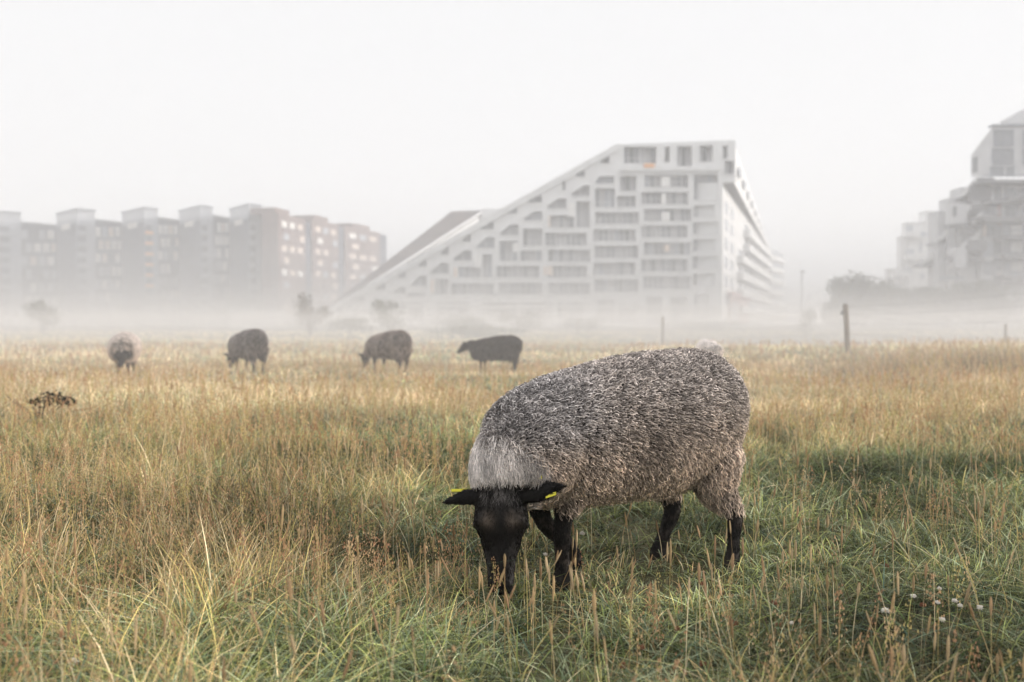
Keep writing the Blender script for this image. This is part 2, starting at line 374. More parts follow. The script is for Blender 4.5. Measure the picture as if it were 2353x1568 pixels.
def strands(p, nrm, flow, length, rad, curl_r, turns, lift, c0, c1, seg=9, sides=3, name='fleece', parent=None, material=None):
    """curly locks: leave the skin along the normal, bend over along flow, coil round their own line"""
    n = len(p); t = np.linspace(0, 1, seg)[None, :, None]
    flow = norm(flow - nrm*(flow*nrm).sum(1)[:, None]); side = np.cross(nrm, flow)
    L = length[:, None, None]
    path = p[:, None, :] + nrm[:, None, :]*(lift[:, None, None]*np.sin(np.minimum(t*1.7, pi/2)) - .10*L*t**2) + flow[:, None, :]*(L*t**1.35)
    ph = (rng.random(n)*2*pi)[:, None]+t[:, :, 0]*turns[:, None]*2*pi
    cr = (curl_r[:, None]*np.minimum(t[:, :, 0]*3, 1))
    axn = norm(nrm*.6+flow*-.0 + side*.0)
    path = path + axn[:, None, :]*(np.cos(ph)*cr*.8)[:, :, None] + side[:, None, :]*(np.sin(ph)*cr*.95)[:, :, None]
    T = np.gradient(path, axis=1); T /= np.maximum(np.linalg.norm(T, axis=2), 1e-7)[:, :, None]
    A = np.cross(T, side[:, None, :]+.01); A /= np.maximum(np.linalg.norm(A, axis=2), 1e-7)[:, :, None]; B = np.cross(T, A)
    r = rad[:, None]*(1-.75*t[:, :, 0]**2)
    an = np.arange(sides)*2*pi/sides
    V = path[:, :, None, :] + r[:, :, None, None]*(A[:, :, None, :]*np.cos(an)[None, None, :, None]+B[:, :, None, :]*np.sin(an)[None, None, :, None])
    V = V.reshape(-1, 3)
    base = (np.arange(n)*seg*sides)[:, None, None]; a = np.arange(seg-1)[None, :, None]*sides; s = np.arange(sides)[None, None, :]; s2 = (s+1) % sides
    Fq = np.stack([base+a+s, base+a+s2, base+a+sides+s2, base+a+sides+s], 3).reshape(-1, 4)
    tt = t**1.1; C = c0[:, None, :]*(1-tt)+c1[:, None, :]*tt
    C = np.repeat(C[:, :, None, :], sides, 2).reshape(-1, 3)
    return np_mesh(name, V, Fq, C, material or M['wool'], parent, smooth=True)
def leg(mb, pts): loft(mb, pts, (0, 1, 0), 22, 12)
def make_sheep(label, loc, rz, scale=1.0, head='down', colour=(.2, .19, .185), dark=(.007, .006, .0055), voxel=.016, locks=2600, main=False, group=None, wide=1.0, tags=True):
    root = empty('sheep', loc, rz, label, 'sheep', group, scale)
    mb = MB()
    W = wide
    torso = [(-.165, 0, .45, .05, .05), (-.147, 0, .455, .088, .13), (-.085, 0, .472, .128, .186), (0, 0, .484, .160, .214), (.10, 0, .474, .176, .222), (.2, 0, .464, .188, .228),
             (.32, 0, .459, .190, .218), (.45, 0, .446, .180, .204), (.57, .005, .437, .163, .188), (.67, .02, .423, .138, .165), (.74, .035, .405, .11, .13), (.77, .04, .4, .05, .06)]
    loft(mb, [(a, b, c, d*W, e) for a, b, c, d, e in torso], (0, 1, 0), 40, 30)
    if main:
        neck = [(.58, .02, .45, .13, .14), (.68, .055, .42, .138, .14), (.75, .085, .385, .125, .12), (.79, .105, .35, .1, .095), (.805, .12, .32, .06, .06)]
        poll = np.array([.825, .118, .345]); ax = np.array([.54*.26, .84*.26, -1.0]); fc = np.array([.54, .84, .26]); hl = .288
    elif head == 'down':
        neck = [(.55, 0, .45, .12, .13), (.68, 0, .40, .105, .12), (.80, 0, .33, .085, .095), (.87, 0, .27, .065, .07)]
        poll = np.array([.89, 0, .29]); ax = np.array([.45, 0, -1.0]); fc = np.array([1.0, 0, .45]); hl = .25
    elif head == 'front':
        neck = [(.55, 0, .46, .13, .14), (.68, 0, .43, .115, .125), (.76, 0, .40, .09, .1), (.8, 0, .38, .06, .07)]
        poll = np.array([.81, 0, .42]); ax = np.array([.32, 0, -1.0]); fc = np.array([1.0, 0, .32]); hl = .25
    else:
        neck = [(.50, 0, .46, .12, .13), (.64, 0, .49, .1, .115), (.77, 0, .51, .08, .09), (.86, 0, .53, .06, .065)]
        poll = np.array([.87, 0, .565]); ax = np.array([.75, 0, -.8]); fc = np.array([.8, 0, .75]); hl = .25
    loft(mb, neck, (-.84, .54, 0) if main else (0, 1, 0), 20, 22)
    ax = ax/np.linalg.norm(ax); fc = fc/np.linalg.norm(fc); lt = np.cross(fc, ax)    # lt = image right for the main sheep
    hp = lambda t, l, f: tuple(poll + ax*(t*hl) + lt*l + fc*f)
    rows = []
    for t, f, rs, rf in [(-.09, -.03, .02, .02), (-.06, -.03, .045, .04), (.02, -.025, .062, .055), (.16, -.015, .069, .06), (.32, -.012, .075, .062), (.41, -.016, .068, .060),
                         (.52, -.018, .052, .055), (.64, -.014, .043, .049), (.78, -.010, .037, .042), (.9, -.008, .0345, .037), (.97, -.010, .030, .031), (1.01, -.012, .016, .018)]:
        rows.append((*hp(t, 0, f), rs, rf))
    loft(mb, rows, lt, 36, 24)
    for sgn in (-1, 1):
        # brow ridge, cheek and nostril wing
        c = hp(.33, sgn*.047, .026); loft(mb, [(*hp(.27, sgn*.05, .02), .01, .01), (*hp(.33, sgn*.054, .030), .02, .018), (*hp(.38, sgn*.054, .022), .017, .015), (*hp(.43, sgn*.048, .013), .008, .008)], lt, 12, 12)
        loft(mb, [(*hp(.38, sgn*.03, -.045), .02, .02), (*hp(.48, sgn*.03, -.05), .028, .034), (*hp(.62, sgn*.024, -.045), .022, .028), (*hp(.75, sgn*.02, -.03), .015, .015)], lt, 12, 12)
        loft(mb, [(*hp(.88, sgn*.016, .012), .008, .008), (*hp(.93, sgn*.019, .014), .013, .013), (*hp(.98, sgn*.015, .008), .009, .009)], lt, 8, 10)
        # ear: a flattened leaf standing out sideways
        dr = .0 if sgn < 0 else -.03
        er = []
        for q, wv, th in [(0, .019, .015), (.18, .022, .012), (.38, .023, .010), (.6, .018, .009), (.8, .011, .008), (.95, .005, .0055), (1.0, .003, .004)]:
            er.append((*hp(.085 + (.02 if sgn < 0 else -.09)*q + .05*q*q*(1 if sgn < 0 else .4), sgn*(.050+(.116 if sgn < 0 else .128)*q), (-.008 if sgn < 0 else .012)+(-.03 if sgn < 0 else .04)*q), wv*(1.05 if sgn < 0 else 1.45), th))
        loft(mb, er, tuple(ax), 26, 14)
    if main:
        leg(mb, [(.50, .07, .40, .07, .08), (.545, .062, .30, .05, .055), (.566, .055, .22, .027, .029), (.570, .052, .165, .025, .027), (.567, .05, .10, .0205, .0215), (.563, .05, .055, .024, .025), (.575, .05, .02, .024, .03), (.58, .05, -.01, .024, .032)])
        leg(mb, [(.56, -.06, .40, .06, .07), (.58, -.07, .28, .040, .044), (.555, -.075, .20, .026, .029), (.52, -.08, .155, .024, .026), (.455, -.08, .105, .021, .022), (.43, -.08, .06, .024, .025), (.435, -.08, .02, .024, .03), (.44, -.08, -.01, .024, .032)])
        leg(mb, [(.0, .06, .46, .05, .09), (-.01, .075, .38, .07, .11), (-.015, .085, .31, .062, .10), (-.03, .095, .25, .046, .066), (-.05, .125, .20, .025, .033), (-.06, .135, .165, .023, .029), (-.045, .145, .10, .0185, .020), (-.035, .152, .055, .021, .023), (-.02, .158, .02, .022, .028), (-.015, .16, -.03, .022, .03)])
        leg(mb, [(.0, -.08, .42, .09, .12), (.02, -.10, .30, .07, .09), (.02, -.105, .235, .040, .050), (.0, -.105, .19, .028, .036), (.0, -.10, .15, .026, .029), (.03, -.10, .09, .0205, .022), (.045, -.1, .055, .023, .025), (.06, -.1, .02, .024, .03), (.065, -.1, -.01, .024, .032)])
    else:
        for sy in (-1, 1):
            o = .03*sy
            leg(mb, [(.52, sy*.07, .40, .06, .07), (.54+o, sy*.075, .26, .04, .045), (.55+o, sy*.075, .17, .028, .03), (.55+o, sy*.075, .09, .021, .022), (.56+o, sy*.075, .02, .025, .03), (.56+o, sy*.075, -.03, .025, .03)])
            leg(mb, [(-.02, sy*.09, .42, .08, .12), (-.02-o, sy*.10, .28, .055, .075), (-.06-o, sy*.10, .20, .028, .035), (-.06-o, sy*.1, .15, .025, .03), (-.04-o, sy*.1, .08, .021, .022), (-.02-o, sy*.1, .02, .024, .03), (-.02-o, sy*.1, -.03, .024, .03)])
    me = remeshed(mb, 'body', voxel, 2 if main else 1)
    V, T, N = mesh_arrays(me)
    headt = lambda Q: ((Q-poll)@ax)/hl
    def fleece_w(Q):            # where the wool grows
        s, l, z = Q[:, 0], Q[:, 1], Q[:, 2]
        legcut = np.where(s < .14, np.where(l > 0, .205, .225), .262)
        wgt = (z > legcut).astype(float)
        r = np.linalg.norm(Q-(poll+ax*(.25*hl)), axis=1)
        hd = (Q-poll)@fc
        isface = ((headt(Q) > -.1) & (r < .75*hl) & (hd > -.060)) | (np.abs((Q-poll)@lt) > .085) & (r < .2) & (hd > -.09) & (headt(Q) > -.08) & (headt(Q) < .3)
        isface |= (headt(Q) > .35) & (np.linalg.norm(Q-(poll+ax*(.7*hl)), axis=1) < .5*hl)
        return wgt*(~isface)
    fw = fleece_w(V)
    nz = vnoise(V[:, 0]*60+V[:, 2]*20, V[:, 2]*60+V[:, 1]*40)
    dk = np.array(dark)
    C = dk[None, :]*(.7+.6*nz[:, None])
    t = headt(V); near = (np.linalg.norm(V-(poll+ax*.3*hl), axis=1) < hl)
    brow = np.exp(-((t-.33)/.07)**2)*near*np.exp(-(((np.abs((V-poll)@lt)-.035)/.02)**2))
    C += brow[:, None]*np.array([.10, .078, .06])*(.3+nz[:, None])
    tf = np.exp(-((t-.07)/.09)**2)*near*np.exp(-(((V-poll)@lt)/.035)**2)*(((V-poll)@fc) > -.03); C += (tf*sst(.35, .8, nz))[:, None]*np.array([.16, .145, .14])
    jw = near*sst(.6, .75, t)*(1-sst(.85, .95, t))*(np.abs((V-poll)@lt) > .027); C += jw[:, None]*np.array([.03, .028, .028])
    lowleg = (V[:, 2] < .2) & ~near
    C += (lowleg*sst(.3, .9, nz))[:, None]*np.array([.03, .024, .02])*(1 if main else 0)
    C = np.where(fw[:, None] > .5, np.array(colour)[None, :]*.22, C)
    a = me.color_attributes.new('Col', 'FLOAT_COLOR', 'POINT'); cc = np.ones((len(V), 4), dtype=np.float32); cc[:, :3] = C; a.data.foreach_set('color', cc.ravel())
    me.materials.clear(); me.materials.append(M['skin'])
    body = bpy.data.objects.new('body', me); col.objects.link(body); body.parent = root
    me.polygons.foreach_set('use_smooth', [True]*len(me.polygons))
    # fleece
    n = locks; p, nr = sample(V, T, N, n, fleece_w)
    neckw = sst(.68, .75, p[:, 0] - .0) if main else sst(.66, .8, p[:, 0])
    if main: neckw = neckw*sst(.50, .42, p[:, 2]) if False else neckw*(1-sst(.37, .50, p[:, 2]+.02*rng.standard_normal(n)+4*((p-poll)@lt)**2))*(.35+.65*(rng.random(n) < .8))
    top = sst(.1, .75, nr[:, 2])
    flow = np.stack([-.08+.22*rng.standard_normal(n), .22*rng.standard_normal(n), -1+.1*rng.standard_normal(n)], 1)
    flow += top[:, None]*np.stack([rng.standard_normal(n)*.8-.3, rng.standard_normal(n)*.8+nr[:, 1]*2, np.zeros(n)], 1)
    cn = np.array(colour)
    patch = fbm(p[:, 0]+p[:, 1]*.5, p[:, 2]+p[:, 1]*.3+5, 7); fine = rng.random(n)
    lum = (.62+.75*patch)*((.38+1.25*fine**1.9) if main else (.75+.5*fine))
    warm = sst(.55, .25, p[:, 2])[:, None] if False else (1-sst(.28, .66, p[:, 2]))[:, None]*.85+.15
    tint = np.array([1.0, .97, .96])[None, :]*(1-warm)+np.array([1.15, 1.0, .86])[None, :]*warm
    if main:
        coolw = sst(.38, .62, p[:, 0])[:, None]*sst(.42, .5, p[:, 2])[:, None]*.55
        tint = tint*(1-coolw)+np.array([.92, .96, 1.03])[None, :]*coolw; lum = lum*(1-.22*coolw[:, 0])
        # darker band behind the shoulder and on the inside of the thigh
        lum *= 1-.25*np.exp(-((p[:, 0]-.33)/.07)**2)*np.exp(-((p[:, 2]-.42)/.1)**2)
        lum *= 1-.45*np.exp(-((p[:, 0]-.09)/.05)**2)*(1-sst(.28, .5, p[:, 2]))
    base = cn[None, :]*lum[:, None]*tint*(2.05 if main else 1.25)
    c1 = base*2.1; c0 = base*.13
    k = neckw[:, None]; ruff = np.array([.95, .9, .87])[None, :]*(.35+.9*fine[:, None])*(.65+.7*fbm(p[:, 0]*2+p[:, 1], p[:, 1]*2, 18)[:, None])
    if main:
        c1 = c1*(1-k)+ruff*k; c0 = c0*(1-k)+ruff*.6*k
        fl2 = norm(np.stack([np.full(n, .5), np.full(n, .75), np.full(n, -.9)], 1))+.3*rng.standard_normal((n, 3)); flow = flow*(1-k)+fl2*k
    q = neckw*(1 if main else 0)
    if main:
        low = 1-sst(.3, .56, p[:, 2])
        length = .019+.024*low+.010*rng.random(n)
        rad = .00175*(.65+.7*rng.random(n))
        cr = (.0060+.0028*rng.random(n))*(1-.5*low)
        lift = .005+.010*rng.random(n); turns = 1.7+.9*rng.random(n)
        keep = neckw < .5+.3*rng.random(n)
        a_ = [q_[keep] for q_ in (p, nr, flow, length, rad, cr, turns, lift, c0, c1)]
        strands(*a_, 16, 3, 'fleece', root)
        nk = lambda Q: fleece_w(Q)*sst(.68, .74, Q[:, 0])*(1-sst(.37, .50, Q[:, 2]+4*((Q-poll)@lt)**2))+1e-9
        n = 14000; p, nr = sample(V, T, N, n, nk)
        lat_ = (p-poll)@lt; cen = np.exp(-(lat_/.06)**2)
        fl = norm(np.stack([np.full(n, .5), np.full(n, .75), np.full(n, -.9)], 1))+.22*rng.standard_normal((n, 3))+(lat_*1.5)[:, None]*lt[None, :]
        tuftn = fbm((lat_*1.0), p[:, 2]*.35, 55)
        cc_ = np.array([.95, .88, .83])[None, :]*((.35+.75*rng.random(n))*(.35+1.2*tuftn)*(.75+.5*cen))[:, None]
        strands(p, nr, fl, .026+.02*rng.random(n), .0008*(.6+.7*rng.random(n)), np.full(n, .0016), .4+.5*rng.random(n), .010+.012*rng.random(n), cc_*.35, cc_*1.25, 8, 3, 'neck_ruff', root)
    else:
        length = .045+.03*rng.random(n); rad = np.full(n, .007)*(.6+.7*rng.random(n)); cr = np.full(n, .006)
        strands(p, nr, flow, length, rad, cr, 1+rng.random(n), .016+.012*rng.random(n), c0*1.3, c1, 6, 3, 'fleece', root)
    if main:
        # short straight hair of the face, ears and legs
        n = 16000; inv = lambda Q: 1-fleece_w(Q)
        p, nr = sample(V, T, N, n, inv)
        fl = np.tile(ax, (n, 1))+.35*rng.standard_normal((n, 3)); tt = headt(p)
        isleg = np.linalg.norm(p-(poll+ax*.45*hl), axis=1) > .24
        fl[isleg] = np.array([0, 0, -1])+.3*rng.standard_normal((isleg.sum(), 3))
        lat = (p-poll)@lt; ear = (np.abs(lat) > .075) & (~isleg) & (tt < .3)
        fl[ear] = np.sign(lat[ear])[:, None]*lt[None, :]+.2*rng.standard_normal((ear.sum(), 3))
        tuft = np.exp(-((tt-.08)/.10)**2)*(np.abs(lat) < .05)*(~isleg)
        b0 = dk[None, :]*(.5+1.6*rng.random((n, 1))**2)
        lum = (tuft*.5*rng.random(n)**2)[:, None]
        bw = np.exp(-((tt-.34)/.07)**2)*np.exp(-((np.abs(lat)-.035)/.02)**2)*(~isleg)
        c1 = b0*1.6+lum*np.array([1, .93, .88])+(bw*.2*rng.random(n))[:, None]*np.array([1, .82, .7])
        lg = isleg*(rng.random(n) < .35); c1 = c1+(lg*.07)[:, None]*np.array([1, .85, .72])
        jaw = (np.abs(lat) > .028)*(tt > .6)*(tt < 1)*(~isleg)*(rng.random(n) < .6); c1 = c1+(jaw*.06)[:, None]*np.array([1, .95, .95])
        strands(p, nr, fl, .006+.004*rng.random(n)+tuft*.012, np.full(n, .0007), np.full(n, .0003), np.ones(n), .0015+.0015*rng.random(n)+tuft*.006, b0, c1, 4, 3, 'short_hair', root)
    for sgn in (-1, 1):
        e = MB(); c = Vector(hp(.37, sgn*.066, .012)); ball(e, (0, 0, 0), (.0125, .0125, .0125), 10)
        e.build('eye', M['eye'], root, True, None).location = c
        if tags:
            tg = MB()
            if main and sgn < 0:
                a = [hp(.045, -.084, -.035), hp(.045, -.140, -.045)]
                q0 = [Vector(a[0]), Vector(a[1])]; up = Vector(-ax)*.0075; dp = Vector(fc)*.012
                b_ = [q0[0]-dp, q0[1]-dp, q0[1]+dp, q0[0]+dp]; tg.prism(b_, [v+up for v in b_]); tg.build('ear_tag', M['tag'], root)
            elif main:
                for (ta, la, tb, lb, th) in [(-.045, .086, -.05, .112, .010), (.13, .122, .10, .150, .022)]:
                    q0 = [Vector(hp(ta, la, .034)), Vector(hp(tb, lb, .042))]; up = Vector(-ax)*th; dp = Vector(fc)*.006
                    b_ = [q0[0]-dp, q0[1]-dp, q0[1]+dp, q0[0]+dp]; tg.prism(b_, [v+up for v in b_])
                tg.build('ear_tag', M['tag'], root)
    return root
MAINROT = math.atan2(-.54, -.84)
main_sheep = make_sheep('grey curly fleeced sheep with black face and yellow ear tags grazing close by', (.60, 3.30, gz(.5, 3.1)+.0), MAINROT, 1.0, colour=(.24, .225, .215), voxel=.0075, locks=31000, main=True)
def far_sheep(label, u, Y, rz, **k):
    x = X_at(u, Y); return make_sheep(label, (x, Y, gz(x, Y)), rz, group='sheep grazing further back in the mist', **k)
far_sheep('round pale grey sheep facing the viewer at the far left of the flock', 290, 15.6, R(-74), scale=.98, head='front', colour=(.36, .33, .31), wide=1.2, tags=False)
far_sheep('dark grey sheep with its head down left, second from the left of the flock', 590, 16.0, R(131), scale=1.0, head='down', colour=(.13, .12, .12), wide=1.0, tags=False)
far_sheep('brownish grey sheep with a dark rump, between the dark grey and the black sheep', 921, 16.3, R(138), scale=.98, head='down', colour=(.17, .145, .135), tags=False)
far_sheep('black sheep standing side on with its head raised a little', 1176, 17.0, R(176), scale=.9, head='up', colour=(.035, .03, .03), tags=False)
far_sheep('whitish sheep mostly hidden behind the back of the near grey sheep', 1618, 17.5, R(-78), scale=.75, head='down', colour=(.55, .53, .52), wide=1.1, tags=False)
# ------------------------------------------------------------------ plants, fence, lamp
def leaf_cloud(cx, cy, cz, rx, ry, rz, n, size, pal, name, parent, lumps=9, seed=0, thin=0.0):
    g_ = np.random.default_rng(seed); L = g_.random((lumps, 3))*2-1; L /= np.maximum(np.linalg.norm(L, axis=1), .3)[:, None]
    L = L*(.35+.35*g_.random((lumps, 1))); k = g_.integers(0, lumps, n); r = (.22+.3*g_.random(lumps))[k]
    d = g_.standard_normal((n, 3)); d /= np.linalg.norm(d, axis=1)[:, None]; q = L[k]+d*(r*g_.random(n)**.4)[:, None]
    p = np.array([cx, cy, cz])+q*np.array([rx, ry, rz])
    a = g_.standard_normal((n, 3)); a /= np.linalg.norm(a, axis=1)[:, None]; b_ = np.cross(a, g_.standard_normal((n, 3))); b_ /= np.linalg.norm(b_, axis=1)[:, None]
    s = size*(.6+.8*g_.random(n))[:, None]
    V = np.stack([p-a*s, p-b_*s*.55, p+a*s, p+b_*s*.55], 1).reshape(-1, 3); Fq = (np.arange(n)*4)[:, None]+np.arange(4)[None, :]
    pal = np.array(pal); C = pal[g_.integers(0, len(pal), n)]*(.6+.8*g_.random((n, 1)))*(.7+.6*g_.random(lumps))[k][:, None]
    return np_mesh(name, V, Fq, np.repeat(C, 4, axis=0), M['leaf'], parent)
DARK = [[.07, .08, .06], [.09, .10, .07], [.06, .07, .055]]
MID = [[.05, .065, .035], [.07, .08, .04], [.045, .06, .035]]
RED = [[.12, .075, .055], [.10, .07, .05], [.08, .085, .05]]
def shrub(label, u, vtop, Y, wD, seed, pal=MID, base=None, cat='shrub', nm='shrub', group='shrubs along the far edge of the meadow', n=1500, leaf=.07):
    x = X_at(u, Y); z0 = gz(x, Y) if base is None else base; top = P(u, vtop, Y).z; h = top-z0; rx = wD/2/F_PX*Y
    root = empty(nm, (x, Y, z0), 0, label, cat, group)
    m = MB(); r_ = random.Random(seed)
    for i in range(7):
        a_ = r_.uniform(0, 2*pi); sp = r_.uniform(.2, .75)*rx
        m.tube([(0, 0, -.05), (cos(a_)*sp*.35, sin(a_)*sp*.35, h*.35), (cos(a_)*sp, sin(a_)*sp, h*r_.uniform(.65, .92))], [.03, .02, .006], 5)
    m.build('stems', M['bark'], root, True)
    leaf_cloud(0, 0, h*.52, rx*1.15, rx*1.0, h*.56, n, leaf, pal, 'foliage', root, 11, seed)
    return root
shrub('loose reddish shrub where the white building meets the ground at its left tip', 712, 676, 62, 95, 1, RED)
shrub('tall loose grey green shrub before the left part of the white building', 895, 678, 66, 105, 2)
shrub('small thin shrub at the left edge in front of the first grey blocks', 98, 688, 70, 80, 3, MID)
shrub('low wide bush left of the tall shrub before the white building', 800, 728, 64, 130, 4)
shrub('low wide bush under the middle bays of the white building', 1050, 712, 72, 170, 5)
shrub('broad bush in front of the ground floor, right of the low middle bush', 1190, 706, 78, 150, 6, DARK)
shrub('long low bush behind the black sheep', 1110, 745, 52, 220, 7, MID)
shrub('low bush between the broad bush and the thin fence post', 1350, 728, 84, 150, 8, DARK)
shrub('long low hedge like bush to the right of the thin fence post', 1620, 738, 90, 260, 9, DARK, n=2000)
shrub('young sapling with thin upright twigs beside the lamp post', 1852, 706, 72, 56, 10, MID, cat='sapling', nm='sapling', group=None, n=800, leaf=.06)
def tree(label, u, vtop, Y, wD, seed, pal=DARK, n=7000, leaf=.24):
    x = X_at(u, Y); z0 = gz(x, Y); h = P(u, vtop, Y).z-z0; rx = wD/2/F_PX*Y
    root = empty('tree', (x, Y, z0), 0, label, 'tree', 'trees in front of the right hand buildings'); r_ = random.Random(seed)
    m = MB(); m.tube([(0, 0, -.1), (.1, 0, h*.25), (-.1, .1, h*.55), (0, 0, h*.8)], [.24, .19, .12, .04], 8)
    for i in range(9):
        a_ = i*2.4; z1 = h*r_.uniform(.2, .5); sp = rx*r_.uniform(.5, .85)
        m.tube([(0, 0, z1), (cos(a_)*sp*.5, sin(a_)*sp*.5, z1+h*.16), (cos(a_)*sp, sin(a_)*sp, z1+h*.3)], [.09, .05, .015], 6)
    m.build('trunk', M['bark'], root, True)
    leaf_cloud(0, 0, h*.53, rx*1.22, rx*1.1, h*.60, n, leaf, pal, 'crown', root, 22, seed)
    return root
tree('foremost rounded dark tree, left end of the row with the highest top', 1958, 636, 150, 130, 21)
tree('dark tree just right of the row end, a little lower', 2022, 654, 160, 85, 22)
tree('tree before the pale far building, left of the middle of the row', 2095, 655, 155, 125, 23)
tree('wide tree below the balconies, right of the middle of the row', 2175, 652, 152, 130, 24)
tree('last tree of the row before the tall right building', 2262, 650, 150, 140, 25)
tree('low bushy tree at the left foot of the row', 1925, 690, 140, 70, 26, n=3000)
# ---- fence: three posts, wires
def fence():
    pts = [(X_at(2462, 15.2), 15.2), (X_at(1950, 22.0), 22.0), (X_at(1523, 40.0), 40.0), (X_at(1326, 62.0), 62.0)]
    root = empty('fence', (pts[1][0], pts[1][1], gz(*pts[1])), 0, 'wire fence on weathered wooden posts at the edge of the field', 'fence')
    ox, oy, oz = root.location; tops = []
    for i, ((x, y), vt) in enumerate(zip(pts, (650, 699, 728, 741))):
        z0 = gz(x, y); ht = max(P(1950, vt, y).z-z0, 1.0); ln = (.0, -.075, .0, .02)[i]
        m = MB(); r = .058
        m.tube([(x-ox-ln*0, y-oy, z0-oz-.3), (x-ox+ln*.5, y-oy, z0-oz+ht*.5), (x-ox+ln, y-oy, z0-oz+ht-.02), (x-ox+ln, y-oy, z0-oz+ht)], [r*1.05, r, r*.97, r*.8], 9)
        m.build('post', M['wood'], root, False); tops.append((x-ox, y-oy, z0-oz, ht, ln))
        if i == 1:
            k = MB(); k.box(x-ox+ln-.09, x-ox+ln-.045, y-oy-.03, y-oy+.03, z0-oz+ht-.24, z0-oz+ht-.15); k.build('insulator', M['metal'], root)
    # a second run going off to the right beyond the bank
    pr = [(X_at(1950, 22.0), 22.0), (X_at(2311, 33), 33.0), (X_at(2600, 44), 44.0)]
    t2 = [tops[1]]
    for (x, y) in pr[1:]:
        z0 = gz(x, y); ht = 1.15; m = MB(); m.tube([(x-ox, y-oy, z0-oz-.3), (x-ox, y-oy, z0-oz+ht)], [.05, .045], 9); m.build('post', M['wood'], root)
        t2.append((x-ox, y-oy, z0-oz, ht, 0))
    for seq in (tops, t2):
        for fr in (.42, .62, .8, .95):
            m = MB(); path = []
            for a_, b_ in zip(seq[:-1], seq[1:]):
                for k in range(6):
                    q = k/6; path.append((a_[0]*(1-q)+b_[0]*q, a_[1]*(1-q)+b_[1]*q, (a_[2]+a_[3]*fr)*(1-q)+(b_[2]+b_[3]*fr)*q-.05*sin(pi*q)))
            l_ = seq[-1]; path.append((l_[0], l_[1], l_[2]+l_[3]*fr))
            m.tube(path, [.0018]*len(path), 4); m.build('wire', M['metal'], root)
fence()
# ---- lamp post
x, Y = X_at(1842, 125), 125.0
lp = empty('street_lamp', (x, Y, gz(x, Y)), 0, 'slim grey street lamp standing between the white building and the trees', 'street lamp')
ht = P(1842, 626, Y).z-gz(x, Y)
m = MB(); m.tube([(0, 0, -.2), (0, 0, 1.2), (0, 0, ht)], [.11, .085, .05], 8); m.build('pole', M['metal'], lp, True)
m = MB(); m.prism([(-.35, -.15, ht-.02), (.5, -.15, ht-.02), (.5, .15, ht-.02), (-.35, .15, ht-.02)], [(-.25, -.1, ht+.16), (.4, -.1, ht+.16), (.4, .1, ht+.16), (-.25, .1, ht+.16)]); m.build('lamp_head', M['metal'], lp)
# ---- dark leafy weed on the left
wy = 7.2; wx = X_at(92, wy); wr = empty('weed', (wx, wy, gz(wx, wy)), 0, 'dark leafy weed with bare forked stems sticking out of the grass on the left', 'weed')
m = MB(); zt = P(92, 905, wy).z-gz(wx, wy)
for (dx, dz, bx) in ((-.26, zt*1.0, -.14), (-.2, zt*.9, -.05), (-.12, zt*1.0, -.04), (.24, zt*.98, .12), (.05, zt*.98, .02), (.16, zt*.9, .06), (.0, zt*1.04, -.02), (-.02, zt*.8, .0)):
    m.tube([(0, 0, -.03), (bx*.6, 0, dz*.5), (dx*.8, .0, dz*.82), (dx, 0, dz)], [.006, .005, .004, .002], 5)
m.build('stems', M['bark'], wr, True)
leaf_cloud(.05, 0, zt*.86, .24, .09, .075, 230, .019, [[.02, .024, .014], [.03, .033, .02], [.04, .035, .022]], 'leaves', wr, 8, 5)
# ---- clover heads
def clover(u, v, zh, r, white, label):
    v = max(v, 800); Yc = (CH-zh)*F_PX/(v-HV); p = P(u, v, Yc); z0 = gz(p.x, p.y)
    root = empty('clover_flower' if white else 'withered_clover', (p.x, p.y, z0), 0, label, 'flower', 'white clover heads in the short grass' if white else 'withered brown clover heads in the short grass')
    hh = p.z-z0; m = MB(); m.tube([(.01, 0, -.02), (.004, .003, hh*.5), (0, 0, hh)], [.0012, .0011, .001], 4); m.build('stem', M['leafstem'], root)
    g_ = random.Random(int(u*7+v)); m = MB()
    r *= .8
    for i in range(46):
        k = i/45; ph = i*2.39996; el = 1-1.75*k; rr = sqrt(max(0, 1-el*el)); d = Vector((rr*cos(ph), rr*sin(ph), el))
        if not white: d.z -= .25
        d.normalize(); s = Vector((-sin(ph), cos(ph), 0)); c = Vector((0, 0, hh)); b0 = c+d*r*.25; t0 = c+Vector((d.x, d.y, d.z*.75))*r*(.7+.65*g_.random()); wq = r*.19
        m.tube([b0, (b0+t0)/2+s*0, t0], [wq*.5, wq, wq*.35], 5)
    m.build('bloom', M['petal'] if white else M['brownpetal'], root, True)
M['leafstem'] = mat('clover_stem', (.10, .13, .05), .7, (.14, .16, .06), 30)
rz_ = lambda a, b: (a*.4139+1378.7, b*.4139+995.7)
for (a, b, r, t) in [
    (1585, 985, .012, 'largest white clover head in the lower right grass'),
    (1740, 905, .009, 'white clover head up and to the right of the largest one'),
    (1875, 940, .008, 'white clover head in the middle of the lower right cluster'),
    (1970, 930, .009, 'bright white clover head, upper one of a close pair at the lower right'),
    (1998, 957, .008, 'white clover head, lower one of a close pair at the lower right'),
    (2108, 966, .010, 'white clover head rightmost of the cluster'),
    (1900, 1035, .009, 'white clover head below the others of the cluster'),
    (1885, 862, .007, 'small white clover head above the cluster'),
    (1064, 1052, .006, 'tiny white clover head below the hind hooves of the near sheep'),
    (1412, 205, .008, 'white clover head far out in the grass right of the near sheep')]:
    clover(*rz_(a, b), .08, r, True, t)
clover(1338, 1226, .10, .010, True, 'white clover head behind the front hoof of the near sheep')
clover(1253, 1274, .08, .008, True, 'white clover head between the muzzle and the front hoof of the near sheep')
clover(169, 1521, .10, .013, True, 'white clover head at the bottom left corner')
